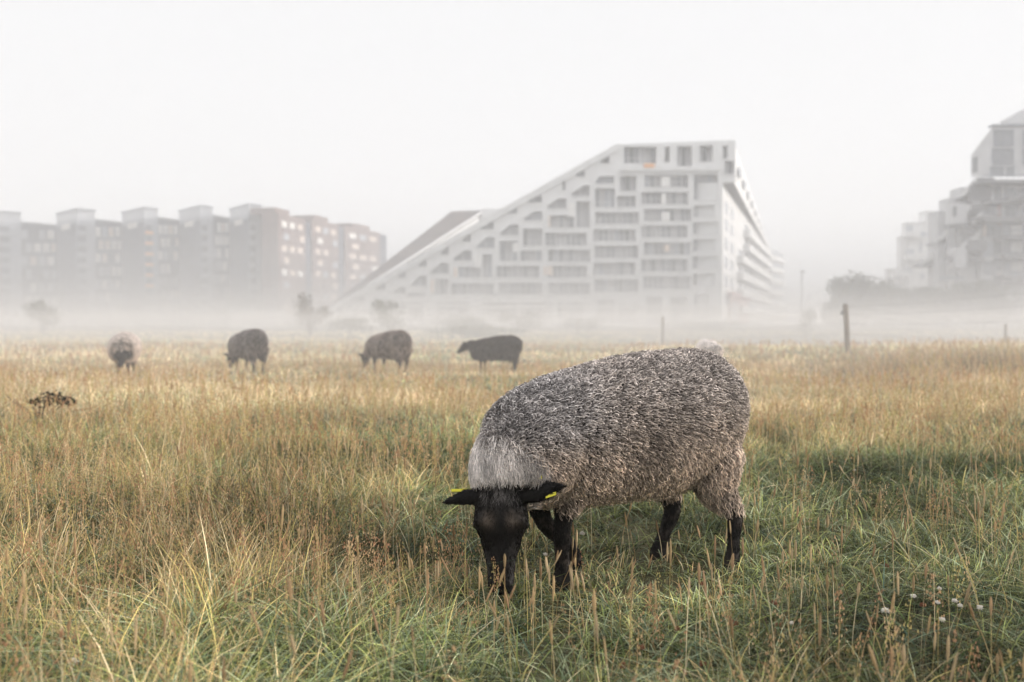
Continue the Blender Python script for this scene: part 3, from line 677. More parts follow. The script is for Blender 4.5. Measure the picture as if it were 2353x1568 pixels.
for (a, b, r, t) in [
    (970, 940, .011, 'round brown clover head right of the middle, the upper of two'),
    (740, 1055, .014, 'biggest rusty brown clover head under the hind hooves of the near sheep'),
    (1590, 735, .010, 'small dark brown clover head highest on the right'),
    (430, 1085, .009, 'brown clover head left of the biggest rusty one'),
    (990, 1062, .009, 'dark brown clover head, the lower of two right of the middle'),
    (1790, 952, .009, 'brown clover head beside the white clover cluster'),
    (130, 1290, .011, 'brown clover head at the bottom under the near sheep'),
    (570, 1280, .010, 'brown clover head near the bottom edge, right of the seed spikes'),
    (230, 1190, .010, 'orange brown clover head low in the middle of the picture'),
    (565, 835, .009, 'brown clover head close beside the hind hoof of the near sheep')]:
    clover(*rz_(a, b), .07, r, False, t)
# ------------------------------------------------------------------ buildings
def cdt_panel(mb, outer, holes, to3d, mi=0):
    pts = []; edges = []
    for loop in [outer]+holes:
        n0 = len(pts); pts += [Vector((p[0], p[1])) for p in loop]; k = len(loop); edges += [(n0+i, n0+(i+1) % k) for i in range(k)]
    vs, es, fs, *_ = geometry.delaunay_2d_cdt(pts, edges, [], 0, 1e-5)
    def inside(q, poly):
        c = False; j = len(poly)-1
        for i in range(len(poly)):
            xi, yi = poly[i][0], poly[i][1]; xj, yj = poly[j][0], poly[j][1]
            if (yi > q[1]) != (yj > q[1]) and q[0] < (xj-xi)*(q[1]-yi)/(yj-yi)+xi: c = not c
            j = i
        return c
    n0 = len(mb.v); mb.v += [tuple(to3d(v.x, v.y)) for v in vs]
    for f in fs:
        q = (sum(vs[i].x for i in f)/len(f), sum(vs[i].y for i in f)/len(f))
        if inside(q, outer) and not any(inside(q, h) for h in holes):
            mb.f.append(tuple(n0+i for i in reversed(f))); mb.m.append(mi)
class Wall:
    """vertical wall plane through A, B; local (s along, z up, d outward towards the viewer)"""
    def __init__(s, A, B):
        s.A = Vector((A[0], A[1], 0)); d = Vector((B[0]-A[0], B[1]-A[1], 0)); s.len = d.length; s.t = d.normalized(); s.n = Vector((s.t.y, -s.t.x, 0))
        if s.n.dot(-s.A) < 0: s.n = -s.n
    def p(s, a, z, d=0.0): return s.A + s.t*a + Vector((0, 0, z)) + s.n*d
    def uv(s, u, v):
        h = hit(u, v, s.A, s.A+s.t); return ((h-s.A).dot(s.t), h.z)
def boxw(mb, W, a0, a1, z0, z1, d0, d1, mi=0):
    mb.prism([W.p(a0, z0, d0), W.p(a1, z0, d0), W.p(a1, z0, d1), W.p(a0, z0, d1)], [W.p(a0, z1, d0), W.p(a1, z1, d0), W.p(a1, z1, d1), W.p(a0, z1, d1)], mi)
GL = ['glass', 'glassdark', 'curtain', 'blind', 'slab', 'warmwall', 'bluewin']
GM = [M[k] for k in GL]
def window(W, poly, parent, depth=1.5, seg=1.0, frame=True, mode='mix', rail=False, r_=random):
    """recessed window: reveals belong to the wall; here the pane, mullions, frame"""
    xs = [p[0] for p in poly]; zs = [p[1] for p in poly]; x0, x1, z0, z1 = min(xs), max(xs), min(zs), max(zs)
    m = MB()
    if len(poly) == 4 and abs(poly[0][1]-poly[1][1]) < .02 or mode == 'rect':
        n = max(1, round((x1-x0)/seg)); st = (x1-x0)/n
        k0 = 0
        for i in range(n):
            q = r_.random(); mi = 0 if q < .42 else (1 if q < .55 else (2 if q < .9 else 6))
            m.quad(W.p(x0+i*st, z0, -depth), W.p(x0+(i+1)*st, z0, -depth), W.p(x0+(i+1)*st, z1, -depth), W.p(x0+i*st, z1, -depth), mi)
        for i in range(1, n):
            boxw(m, W, x0+i*st-.05, x0+i*st+.05, z0, z1, -depth+.01, -depth+.09, 4 if r_.random() < .5 else 2)
    else:
        m.poly([W.p(p[0], p[1], -depth) for p in poly], r_.choice([0, 0, 2, 6]))
        boxw(m, W, (x0+x1)/2-.05, (x0+x1)/2+.05, z0, z0+(z1-z0)*.6, -depth+.01, -depth+.08, 4)
    w_ = m.build('window', GM, parent)
    if frame:
        f = MB(); t = .16; pr = .12; k = len(poly); c = (sum(xs)/k, sum(zs)/k)
        for i in range(k):
            a_, b_ = poly[i], poly[(i+1) % k]; e = Vector((b_[0]-a_[0], b_[1]-a_[1])); L = e.length
            if L < .05: continue
            e /= L; nn = Vector((-e.y, e.x))
            if nn.dot(Vector((c[0]-a_[0], c[1]-a_[1]))) > 0: nn = -nn
            o = [(a_[0]-e.x*t*.98, a_[1]-e.y*t*.98), (b_[0]+e.x*t*.98, b_[1]+e.y*t*.98), (b_[0]+e.x*t*.98+nn.x*t, b_[1]+e.y*t*.98+nn.y*t), (a_[0]-e.x*t*.98+nn.x*t, a_[1]-e.y*t*.98+nn.y*t)]
            pj = pr+.003*i
            f.prism([W.p(q[0], q[1], -.02) for q in o], [W.p(q[0], q[1], pj) for q in o])
        f.build('frame', M['slab'], w_)
    if rail:
        f = MB(); boxw(f, W, x0+.02, x1-.02, z0+.95, z0+1.0, -.25, -.2); k = max(2, int((x1-x0)/.9))
        for i in range(k+1):
            a_ = x0+.03+(x1-x0-.1)*i/k; boxw(f, W, a_, a_+.04, z0, z0+.95, -.24, -.21)
        f.build('railing', M['slab'], w_)
    return w_
def reveals(mb, W, poly, depth, mi=0):
    k = len(poly)
    for i in range(k):
        a_, b_ = poly[i], poly[(i+1) % k]; mb.quad(W.p(a_[0], a_[1], 0), W.p(b_[0], b_[1], 0), W.p(b_[0], b_[1], -depth-.05), W.p(a_[0], a_[1], -depth-.05), mi)
# ---- the white terraced building
Y0 = 182.0
z5 = lambda a, b: (1363.4+a*.28334, 306.4+b*.28334)
z2 = lambda a, b: (689.3+a*.4883, 291+b*.4883)
WB = empty('apartment_building', (P(1400, HV, Y0).x, Y0, 0), 0, 'white terraced apartment building with a long roof sloping down to the left', 'building')
WB.location = (0, 0, 0)
FW = Wall((X_at(700, Y0), Y0), (X_at(1800, Y0), Y0))
rect = lambda f, a, b, c, d: [f(a, b), f(c, b), f(c, d), f(a, d)]
wins = []   # (poly in D coords, rail)
for (a, b, c, d) in [(250, 110, 512, 245), (580, 110, 618, 235), (680, 105, 800, 280), (862, 100, 968, 230), (1050, 100, 1090, 205), (1065, 225, 1140, 330),
    (218, 345, 350, 468), (415, 340, 770, 435), (815, 335, 1012, 540), (15, 447, 175, 600), (192, 508, 345, 598), (390, 477, 770, 575), (15, 640, 370, 735), (412, 612, 795, 712),
    (812, 583, 985, 680), (0, 778, 345, 873), (390, 747, 765, 845), (808, 720, 1010, 818), (12, 912, 365, 1010), (410, 885, 790, 985), (808, 858, 985, 955), (0, 1048, 340, 1148), (388, 1020, 765, 1120),
    (805, 997, 1008, 1095), (8, 1185, 368, 1285), (405, 1160, 790, 1262), (808, 1135, 985, 1235), (30, 1350, 175, 1530), (205, 1385, 350, 1530), (430, 1330, 560, 1530), (625, 1330, 755, 1530), (815, 1305, 930, 1530)]:
    wins.append((rect(z5, a, b, c, d), (c-a) > 150))
for (a, b, c, d) in [(1300, 352, 1365, 475), (1172, 418, 1290, 475), (1155, 500, 1350, 560), (1167, 580, 1365, 635), (1165, 655, 1350, 710), (1170, 735, 1365, 790), (1050, 480, 1140, 560),
    (940, 538, 1025, 632), (1037, 583, 1138, 632), (925, 655, 1125, 710), (935, 735, 1140, 790), (860, 600, 903, 710), (745, 660, 850, 710), (635, 717, 697, 790), (710, 737, 912, 790), (508, 782, 590, 800),
    (505, 828, 580, 905), (645, 828, 793, 905), (860, 828, 1020, 905), (1035, 828, 1190, 905), (1210, 828, 1335, 905)]:
    wins.append((rect(z2, a, b, c, d), (c-a) > 80))
for (xl, yb, yl, xs1, yt, xr) in [(1393, 268, 255, 1412, 234, 1478), (1280, 327, 312, 1340, 276, 1364), (1165, 385, 374, 1218, 338, 1254), (1054, 441, 432, 1104, 400, 1140), (943, 511, 500, 988, 462, 1028),
    (832, 571, 562, 880, 521, 915), (722, 630, 620, 775, 582, 808), (613, 692, 682, 664, 642, 699), (522, 750, 742, 566, 702, 596), (440, 786, 780, 470, 757, 496)]:
    wins.append(([z2(xl, yl), z2(xs1, yt), z2(xr, yt), z2(xr, yb), z2(xl, yb)], False))
for (x0_, yb, x1_, yt) in [(1415, 172, 1456, 137), (1300, 236, 1340, 202), (1065, 357, 1138, 322), (970, 410, 1022, 378), (848, 484, 912, 442), (765, 543, 804, 497), (665, 603, 700, 558), (560, 658, 596, 612), (460, 712, 497, 670), (360, 768, 400, 722), (262, 820, 300, 780), (165, 872, 200, 842)]:
    wins.append(([z2(x0_, yb-(yb-yt)*.35), z2(x1_, yt), z2(x1_, yb), z2(x0_, yb)], False))
wins.append((rect(z2, 1236, 250, 1248, 300), False))
outer = [(738, 757), (738, 719), (1158, 480), (1421, 332), (1690, 322), (1690, 419), (1659, 420), (1659, 757)]
conv = lambda poly: [FW.uv(*p) for p in poly]
m = MB(); o2 = conv(outer); h2 = [conv(w_[0]) for w_ in wins]
cdt_panel(m, o2, h2, lambda a, z: FW.p(a, z, 0))
k = len(o2)
for i in range(k):
    a_, b_ = o2[i], o2[(i+1) % k]; m.quad(FW.p(*a_, 0), FW.p(*b_, 0), FW.p(*b_, -13), FW.p(*a_, -13))
for h in h2: reveals(m, FW, h, 1.4)
m.poly([FW.p(*p_, -13) for p_ in o2])
m.build('wall', M['white'], WB)
rr = random.Random(3)
for h, w_ in zip(h2, wins): window(FW, h, WB, 1.4, .95, True, rail=w_[1], r_=rr)
# blinds and warm plaster panels seen in some bays
for f, a, b, c, d, mi, nm in [(z2, 1262, 362, 1297, 425, 3, 'blind'), (z2, 822, 606, 856, 665, 3, 'blind'), (z2, 1002, 548, 1034, 590, 3, 'blind'), (z5, 552, 352, 622, 432, 3, 'blind'), (z5, 553, 490, 590, 572, 3, 'blind'), (z5, 556, 640, 620, 708, 3, 'blind'),
    (z2, 1166, 420, 1178, 473, 5, 'side_panel'), (z2, 722, 664, 744, 708, 5, 'side_panel'), (z2, 614, 722, 634, 786, 5, 'side_panel'), (z2, 1146, 658, 1190, 700, 5, 'side_panel'), (z5, 580, 905, 615, 960, 5, 'side_panel')]:
    p0 = FW.uv(*f(a, d)); p1 = FW.uv(*f(c, b)); q = MB(); boxw(q, FW, p0[0], p1[0], p0[1], p1[1], -1.1, .05); q.build(nm, GM[mi], WB)
# parapet lines: terrace edge under the penthouse and slab over the ground floor
q = MB()
for (u0, v0, u1, v1, d) in [(1363+60, 383, 1652, 394, .5), (1075, 702, 1650, 708, .35), (885, 700, 1075, 706, .3)]:
    p0 = FW.uv(u0, v1); p1 = FW.uv(u1, v0); boxw(q, FW, p0[0], p1[0], p0[1], p1[1], .0, d)
q.build('ledge', M['slab'], WB)
p0 = FW.uv(1479, 387); p1 = FW.uv(1503, 377); q = MB(); boxw(q, FW, p0[0], p1[0], p0[1], p1[1], .1, .6); q.build('awning', M['orange'], WB)
q = MB()    # glass balustrade steps along the sloping roof edge
sl0, sl1, sl2 = FW.uv(738, 719), FW.uv(1158, 480), FW.uv(1421, 332)
for a_, b_ in ((sl0, sl1), (sl1, sl2)):
    q.prism([FW.p(a_[0], a_[1]-1.1, -.02), FW.p(b_[0], b_[1]-1.1, -.02), FW.p(b_[0], b_[1]+.25, -.02), FW.p(a_[0], a_[1]+.25, -.02)], [FW.p(a_[0], a_[1]-1.1, .28), FW.p(b_[0], b_[1]-1.1, .28), FW.p(b_[0], b_[1]+.25, .28), FW.p(a_[0], a_[1]+.25, .28)])
q.build('sloping_parapet', M['slab'], WB)
# side wing running back to the right, with overhanging top storeys
A_ = (X_at(1659, Y0), Y0); B_ = (X_at(1764, 300), 300.0); A2 = (X_at(1690, Y0), Y0)
SW = Wall(A_, B_)
zt0, zt1 = P(1690, 322, Y0).z, P(1762, 566, 300).z; zb0, zb1 = P(1690, 419, Y0).z, P(1762, 572, 300).z
m = MB()
m.prism([(A_[0], A_[1], -.5), (A_[0]-12, A_[1]+4, -.5), (B_[0]-12, B_[1]+4, -.5), (B_[0], B_[1], -.5)], [(A_[0], A_[1], zb0-.05), (A_[0]-12, A_[1]+4, zb0-.05), (B_[0]-12, B_[1]+4, zb1), (B_[0], B_[1], zb1)])
m.build('wing_wall', M['white'], WB)
m = MB()
m.prism([(A_[0], Y0+1.7, zb0), (A2[0], Y0+1.7, zb0), (B_[0]+.3, B_[1], zb1), (B_[0]-6, B_[1], zb1)], [(A_[0], Y0+1.7, zt0), (A2[0], Y0+1.7, zt0), (B_[0]+.3, B_[1], zt1), (B_[0]-6, B_[1], zt1)])
m.build('overhang', M['white'], WB)
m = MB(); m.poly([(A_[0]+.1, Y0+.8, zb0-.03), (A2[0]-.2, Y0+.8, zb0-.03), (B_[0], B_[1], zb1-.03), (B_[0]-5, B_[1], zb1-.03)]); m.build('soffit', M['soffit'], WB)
OW = Wall(A2, (B_[0]+.3, B_[1]))
L = OW.len
for i in range(9):
    f0 = .06+i*.1; f1 = f0+.05; zc0 = zb0+(zb1-zb0)*f0; h0 = (zt0-zb0)+((zt1-zb1)-(zt0-zb0))*f0
    q = MB(); boxw(q, OW, L*f0, L*f1, zc0+h0*.35, zc0+h0*.6, -.1, .05); q.build('window', M['bluewin'], WB)
L = SW.len; levels = [3.4, 6.9, 10.4, 13.9, 17.4, 20.6]
for j, zl in enumerate(levels):
    st = .22 if j < 4 else .34
    q = MB(); boxw(q, SW, L*st, L*.985, zl-.75, zl+.75, .0, 1.4); q.build('balcony', M['slab'], WB)
    for i in range(7):
        f0 = st+.03+i*.105
        if f0 > .92: break
        q = MB(); boxw(q, SW, L*f0, L*(f0+.075), zl+.9, zl+2.5, -.1, .04); q.build('window', M['glassdark' if (i+j) % 3 else 'bluewin'], WB)
for j, zl in enumerate(levels):
    for f0 in (.03, .115):
        q = MB(); boxw(q, SW, L*f0, L*(f0+.05), zl+.5, zl+2.7, -.1, .04); q.build('window', M['bluewin'], WB)
q = MB(); p0 = SW.uv(1672, 745); p1 = SW.uv(1716, 691); boxw(q, SW, p0[0], p1[0], p0[1], p1[1], -.1, .5); e_ = q.build('entrance', M['portal'], WB)
q = MB(); boxw(q, SW, p0[0]-1, p1[0]+1, p1[1], p1[1]+.8, 0, 1.0); q.build('canopy', M['portal'], e_)
for i in range(3):
    q = MB(); boxw(q, SW, p0[0]+1.5+i*5, p0[0]+5+i*5, p0[1]+.6, p1[1]-1, .45, .55); q.build('door', M['curtain'], e_)
# rounded far end of the wing
fp = [(B_[0]-4, B_[1]), (X_at(1773, 302), 302), (X_at(1786, 306), 306), (X_at(1794, 312), 312), (X_at(1799, 322), 322), (X_at(1790, 336), 336), (B_[0]-4, 336)]
m = MB(); m.foot(fp, -.5, P(1780, 578, 306).z); m.build('end_block', M['white'], WB)
for j in range(6):
    zl = 3.0+j*3.4; q = MB(); c = Vector((sum(p_[0] for p_ in fp)/7, sum(p_[1] for p_ in fp)/7))
    q.foot([tuple(c+(Vector(p_)-c)*1.12) for p_ in fp], zl-.6, zl+.55); q.build('balcony', M['slab'], WB)
    q = MB(); q.foot([tuple(c+(Vector(p_)-c)*1.015) for p_ in fp], zl+.9, zl+2.4); q.build('window', M['bluewin'], WB)
# dark planted roof of the left rear wing
RA = P(738, 717, 185.5); RA2 = P(775, 700, 187); RC = P(1038, 486, 252); RB = P(1110, 484, 252)
m = MB(); m.prism([RA+Vector((0, 0, -.8)), RA2+Vector((0, 0, -.8)), RB+Vector((0, 0, -.8)), RC+Vector((0, 0, -.8))], [RA, RA2, RB, RC]); m.build('planted_roof', M['greenroof'], WB)
dn = lambda p_: Vector((p_.x, p_.y, -.5))
m = MB()
for a_, b_ in ((RA, RA2), (RA2, RB), (RB, RC), (RC, RA)):
    o_ = Vector((0, 0, -.85)); m.quad(dn(a_), dn(b_), b_+o_, a_+o_)
m.build('rear_wing_wall', M['white'], WB)
m = MB(); e1 = Vector((.4, -.12, 0)); up = Vector((0, 0, .1)); m.prism([RA2+Vector((0, 0, -.3)), RA2+e1+Vector((0, 0, -.3)), RB+e1+Vector((0, 0, -.3)), RB+Vector((0, 0, -.3))], [RA2+up, RA2+e1+up, RB+e1+up, RB+up]); m.build('roof_parapet', M['white'], WB)
m = MB(); pb = P(1106, 481, 251); pe = P(1150, 483, 251); m.box(pb.x, pe.x, 250, 262, -.5, pb.z); m.build('stair_head', M['white'], WB)
# ---- grey blocks with stair towers on the left
def foot_pt(u, Y): return (X_at(u, Y), Y)
def block(i, uT0, uT1, uT2, uW1, vT, vW, label, orange=False):
    root = empty('apartment_block', (0, 0, 0), 0, label, 'building', 'grey apartment blocks with stair towers')
    T0, T1, T2 = foot_pt(uT0, 302-i), foot_pt(uT1, 288-i), foot_pt(uT2, 292.5-i)
    T3 = (T0[0]+T2[0]-T1[0], T0[1]+T2[1]-T1[1]); ht = P(uT1, vT, 288-i).z
    m = MB(); m.foot([T0, T1, T2, T3], -.5, ht-3.2); tw = m.build('stair_tower', M['concrete'], root)
    c = (Vector(T0)+Vector(T2))/2
    m = MB(); m.foot([tuple(c+(Vector(p_)-c)*.97) for p_ in (T0, T1, T2, T3)], ht-3.2, ht-.5); m.build('lift_house', M['bluewin'], tw)
    m = MB(); m.foot([tuple(c+(Vector(p_)-c)*1.04) for p_ in (T0, T1, T2, T3)], ht-.5, ht); m.build('roof', M['concrete'], tw)
    S = Wall(T0, T1); m = MB(); boxw(m, S, .1, S.len-.1, -.4, ht-4.4, 0, .12); m.build('side_cladding', M['slate'], tw)
    m = MB(); boxw(m, S, S.len*.3, S.len*.7, ht-5.6, ht-4.0, .05, .22); m.build('window', M['palewin'], tw)
    Fr = Wall(T1, T2)
    for j in range(9):
        z_ = 2.5+j*3.05
        if z_ > ht-5: break
        m = MB(); boxw(m, Fr, Fr.len*.06, Fr.len*.5, z_, z_+1.7, -.2, .06); bw = m.build('painted_opening', M['slate'], tw)  # dark plate on the wall paints the shade of a balcony recess
        m = MB(); boxw(m, Fr, Fr.len*.04, Fr.len*.52, z_-.9, z_, 0, .6); m.build('balcony', M['orange'] if orange and j > 2 else M['concrete'], tw)
    W0 = foot_pt(uT2-1, 294.5-i); W1 = foot_pt(uW1+6, 305-i); W_ = Wall(W0, W1); hw = P(uT2, vW, 294.5-i).z
    m = MB(); m.prism([W_.p(0, -.5, 0), W_.p(W_.len, -.5, 0), W_.p(W_.len, -.5, -5), W_.p(0, -.5, -5)], [W_.p(0, hw, 0), W_.p(W_.len, hw, 0), W_.p(W_.len, hw, -5), W_.p(0, hw, -5)])
    m.build('wall', M['slate'], root)
    m = MB(); boxw(m, W_, -.02, W_.len+.02, hw+.002, hw+.5, -5.1, .15); m.build('roof_edge', M['concrete'], root)
    rr = random.Random(40+i)
    uspan = uW1-uT2
    for j in range(8):
        v = vW+27+j*30.5-(j*i*.3)
        if v > 725: break
        cols = (.07, .32, .57, .82) if j % 2 == 0 else (.19, .44, .69, .92)
        for q in cols:
            if rr.random() < .1: continue
            u = uT2+uspan*q; hw_ = uspan*.085; a0, z_ = W_.uv(u-hw_, v+8); a1, z1 = W_.uv(u+hw_, v-10)
            if a0 < .1 or a1 > W_.len-.1: continue
            m = MB(); boxw(m, W_, a0, a1, z_, z_+2.5, -.05, .10)
            kx = rr.random(); mt = 'palewin' if kx < (.55 if j < 4 else .25) else ('warmwin' if kx < (.8 if j < 3 else .3) else 'bluewin')  # upper rows get more of the panes with painted sky reflection
            w_ = m.build('window', M[mt], root)
            m = MB(); am = (a0+a1)/2; boxw(m, W_, am-.06, am+.06, z_, z_+2.5, .101, .15); boxw(m, W_, a0-.1, a1+.1, z_-.15, z_, -.05, .2); m.build('frame', M['concrete'], w_)
for i, a in enumerate([(-46, -4, 51, 131, 484, 513), (131, 178, 221, 281, 478, 507), (281, 334, 365, 412, 475, 502), (412, 463, 491, 528, 471, 497), (528, 574, 602, 640, 467, 491)]):
    block(i, *a, ['grey apartment block cut by the left edge of the picture', 'grey apartment block second from the left edge, with a wide window wall', 'grey apartment block whose stair tower has orange balconies',
                  'grey apartment block between the orange balconied one and the last grey tower', 'grey apartment block with the tallest looking tower, next to the red brick block'][i], orange=(i == 2))
def brick(u0, u1, Y1, Y2, v0, v1, bump, label, sd):
    root = empty('brick_block', (0, 0, 0), 0, label, 'building', 'red brick apartment blocks')
    W_ = Wall(foot_pt(u0, Y1), foot_pt(u1, Y2)); h0 = P(u0, v0, Y1).z; h1 = P(u1, v1, Y2).z; h_ = (h0+h1)/2
    m = MB(); m.prism([W_.p(0, -.5, 0), W_.p(W_.len*.8, -.5, 0), W_.p(W_.len*.8, -.5, -5), W_.p(0, -.5, -5)], [W_.p(0, h_, 0), W_.p(W_.len*.8, h_, 0), W_.p(W_.len*.8, h_, -5), W_.p(0, h_, -5)]); m.build('wall', M['brick'], root)
    m = MB(); m.prism([W_.p(W_.len*.8+.01, -.5, -.6), W_.p(W_.len, -.5, -.6), W_.p(W_.len, -.5, -5), W_.p(W_.len*.8+.01, -.5, -5)], [W_.p(W_.len*.8+.01, h_-.4, -.6), W_.p(W_.len, h_-.4, -.6), W_.p(W_.len, h_-.4, -5), W_.p(W_.len*.8+.01, h_-.4, -5)]); m.build('stair_strip', M['slate'], root)
    m = MB(); boxw(m, W_, W_.len*bump, W_.len*(bump+.4), h_+.01, h_+1.8, -9, -1.5); m.build('lift_house', M['brick'], root)
    rr = random.Random(sd)
    for j in range(8):
        z_ = h_-3.6-j*3.4
        if z_ < 2: break
        for q in (.1, .33, .56):
            if rr.random() < .12 or (q == .33 and j % 2): continue
            q2 = q+(.06 if j % 2 else 0); a0 = W_.len*q2; m = MB(); boxw(m, W_, a0, a0+W_.len*.14, z_, z_+1.7, -.05, .08)
            w_ = m.build('window', M[rr.choice(['warmwin', 'palewin', 'warmwin', 'bluewin'] if j < 5 else ['bluewin', 'brick', 'warmwin'])], root)
            m = MB(); boxw(m, W_, a0-.1, a0+W_.len*.14+.1, z_-.15, z_, -.05, .16); m.build('sill', M['concrete'], w_)
brick(640, 718, 279, 300, 492, 506, .05, 'red brick block attached to the last grey tower', 51)
brick(718, 793, 302, 324, 503, 521, .2, 'red brick block in the middle of the three', 52)
brick(793, 892, 326, 356, 517, 541, .25, 'red brick block farthest off, its end cut by the dark sloping roof', 53)
# ---- low white garden wall beside the dark roof
Yw = 150; lw = empty('garden_wall', (X_at(590, Yw), Yw, 0), 0, 'long low white wall with short posts in front of the brick blocks', 'wall')
m = MB(); m.box(-(62/F_PX*Yw), 62/F_PX*Yw, 0, .4, -.3, P(590, 716, Yw).z); m.build('wall', M['white'], lw)
for u in (532, 556, 580, 604, 628, 650):
    x_ = X_at(u, Yw)-lw.location.x; m = MB(); m.box(x_-.12, x_+.12, .05, .3, P(590, 716, Yw).z, P(590, 706 if u % 3 else 703, Yw).z); m.build('post', M['white'], lw)
# ---- far pale building on the right
zr = lambda a, b: (1684.9+a*.4397, 229.8+b*.4397)
FB = empty('pale_building', (0, 0, 0), 0, 'pale stepped apartment building half hidden behind the balconied one', 'building')
Yf = 235.0
steps = [((1005, 590), (1300, 1180), 0), ((915, 648), (1005, 1180), 0), ((888, 720), (915, 1180), 1.2), ((825, 890), (888, 1180), 2)]
for (a, b), (c, d), dy in steps:
    p0 = P(*zr(a, b), Yf); p1 = P(*zr(c, b), Yf); m = MB(); m.box(p0.x, p1.x, Yf+dy, Yf+4, -.5, p0.z); w_ = m.build('wall', M['white'], FB)
    m = MB(); m.box(p0.x-.15, p1.x, Yf+dy-.15, Yf+4, p0.z+.01, p0.z+.45); m.build('roof', M['slab'], w_)
for (a, b, c, d) in [(1030, 628, 1068, 658), (978, 690, 1012, 716), (905, 655, 940, 690), (972, 740, 985, 800), (905, 780, 945, 850), (1080, 830, 1160, 856), (975, 905, 1000, 935), (840, 905, 870, 940), (1020, 720, 1050, 745), (1080, 690, 1120, 715), (1100, 760, 1130, 790), (900, 880, 930, 910), (1040, 880, 1075, 905), (850, 960, 880, 990)]:
    p0 = P(*zr(a, d), Yf); p1 = P(*zr(c, b), Yf); m = MB(); m.box(p0.x, p1.x, Yf-.08, Yf+.1, p0.z, p1.z); w_ = m.build('window', M['bluewin'], FB)
    m = MB(); m.box(p0.x-.15, p1.x+.15, Yf-.3, Yf-.05, p0.z-.4, p0.z-.05); m.build('sill', M['slab'], w_)
for (a, b, c) in [(888, 700, 960), (890, 820, 950), (830, 905, 905), (1000, 830, 1100)]:
    p0 = P(*zr(a, b), Yf); p1 = P(*zr(c, b), Yf); m = MB(); m.box(p0.x, p1.x, Yf-1.6, Yf+.2, p0.z-.9, p0.z+.5); m.build('balcony', M['slab'], FB)
# ---- near building on the right with balconies
RBd = empty('balcony_building', (0, 0, 0), 0, 'tall grey white building with dark balcony slabs at the right edge', 'building')
Yr = 165.0
def pbox(a, b, c, d, y0, y1, mt, nm, parent=RBd):
    p0 = P(*zr(a, d), Yr); p1 = P(*zr(c, b), Yr); m = MB(); m.box(p0.x, p1.x, y0, y1, p0.z, p1.z); return m.build(nm, M[mt], parent)
core = pbox(1330, 420, 1760, 1215, Yr+2.2, Yr+6, 'greyrender', 'wall')
for i, (a, b, d) in enumerate([(1232, 405, 1215), (1190, 490, 1215), (1145, 545, 1215)]):
    pass
pbox(1236, 440, 1329, 1215, Yr+4, Yr+8, 'greyrender', 'wall'); pbox(1190, 492, 1235, 1215, Yr+5, Yr+9, 'greyrender', 'wall'); pbox(1146, 560, 1189, 1215, Yr+6, Yr+10, 'greyrender', 'wall')
# penthouse with the sloping left face
fx = P(*zr(1357, 138), Yr).x; ex = P(*zr(1760, 138), Yr).x; Yb = fx*F_PX/(zr(1235, 290)[0]-CU)
prof = [(Yr, P(*zr(1357, 138), Yr).z), (Yr, P(*zr(1357, 402), Yr).z), (Yb, P(*zr(1235, 402), Yb).z), (Yb, P(*zr(1235, 290), Yb).z)]
m = MB(); m.prism([(fx, a_, b_) for a_, b_ in prof], [(ex, a_, b_) for a_, b_ in prof]); m.build('penthouse', M['greyrender'], RBd)
m = MB(); m.box(fx-.06, fx+.1, Yb-2.4, Yb-.5, prof[3][1]-3.2, prof[3][1]-.6); m.build('corner_window', M['glassdark'], RBd)
pbox(1352, 129, 1765, 137, Yr-.3, Yr+1.5, 'concrete', 'roof_edge')
q = [zr(1440, 124), zr(1440, 95), zr(1525, 45), zr(1640, 45), zr(1640, 124)]
pts_ = [P(*k_, Yr+4) for k_ in q]
m = MB(); m.prism([Vector((p_.x, Yr+4, p_.z)) for p_ in pts_], [Vector((p_.x, Yr+7, p_.z)) for p_ in pts_]); m.build('roof_house', M['greyrender'], RBd)
def rwin(a, b, c, d, y=None, mt=None, n=3):
    y = Yr if y is None else y; p0 = P(*zr(a, d), Yr); p1 = P(*zr(c, b), Yr); m = MB(); m.box(p0.x, p1.x, y-.06, y+.2, p0.z, p1.z); w_ = m.build('window', M[mt or 'glass'], RBd)
    m = MB(); t = .12
    for i in range(n+1):
        xx = p0.x+(p1.x-p0.x)*i/n; m.box(xx-t/2, xx+t/2, y-.14, y-.063, p0.z-t, p1.z+t)
    m.box(p0.x-t, p1.x+t, y-.16, y-.07, p1.z, p1.z+t); m.box(p0.x-t, p1.x+t, y-.16, y-.07, p0.z-t, p0.z); m.build('frame', M['concrete'], w_)
for r_ in [(1362, 160, 1463, 238), (1352, 258, 1463, 335), (1342, 352, 1410, 398), (1428, 352, 1465, 398), (1512, 160, 1600, 240), (1512, 258, 1600, 335)]: rwin(*r_, n=2 if r_[2]-r_[0] > 60 else 1)
for (a, b, c) in [(1285, 422, 1760), (1268, 612, 1760), (1330, 525, 1420), (1410, 710, 1760), (1430, 815, 1760), (1436, 930, 1760), (1420, 512, 1760)]:
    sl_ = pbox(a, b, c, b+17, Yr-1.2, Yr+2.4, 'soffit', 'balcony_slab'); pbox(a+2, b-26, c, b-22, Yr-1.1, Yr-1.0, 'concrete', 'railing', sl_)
    p0 = P(*zr(a+2, b), Yr); p1 = P(*zr(c, b-24), Yr); m = MB(); k = int((p1.x-p0.x)/1.0)
    for i in range(k+1): m.box(p0.x+i*1.0, p0.x+i*1.0+.06, Yr-1.09, Yr-1.03, p0.z, p1.z)
    m.build('balusters', M['concrete'], sl_)
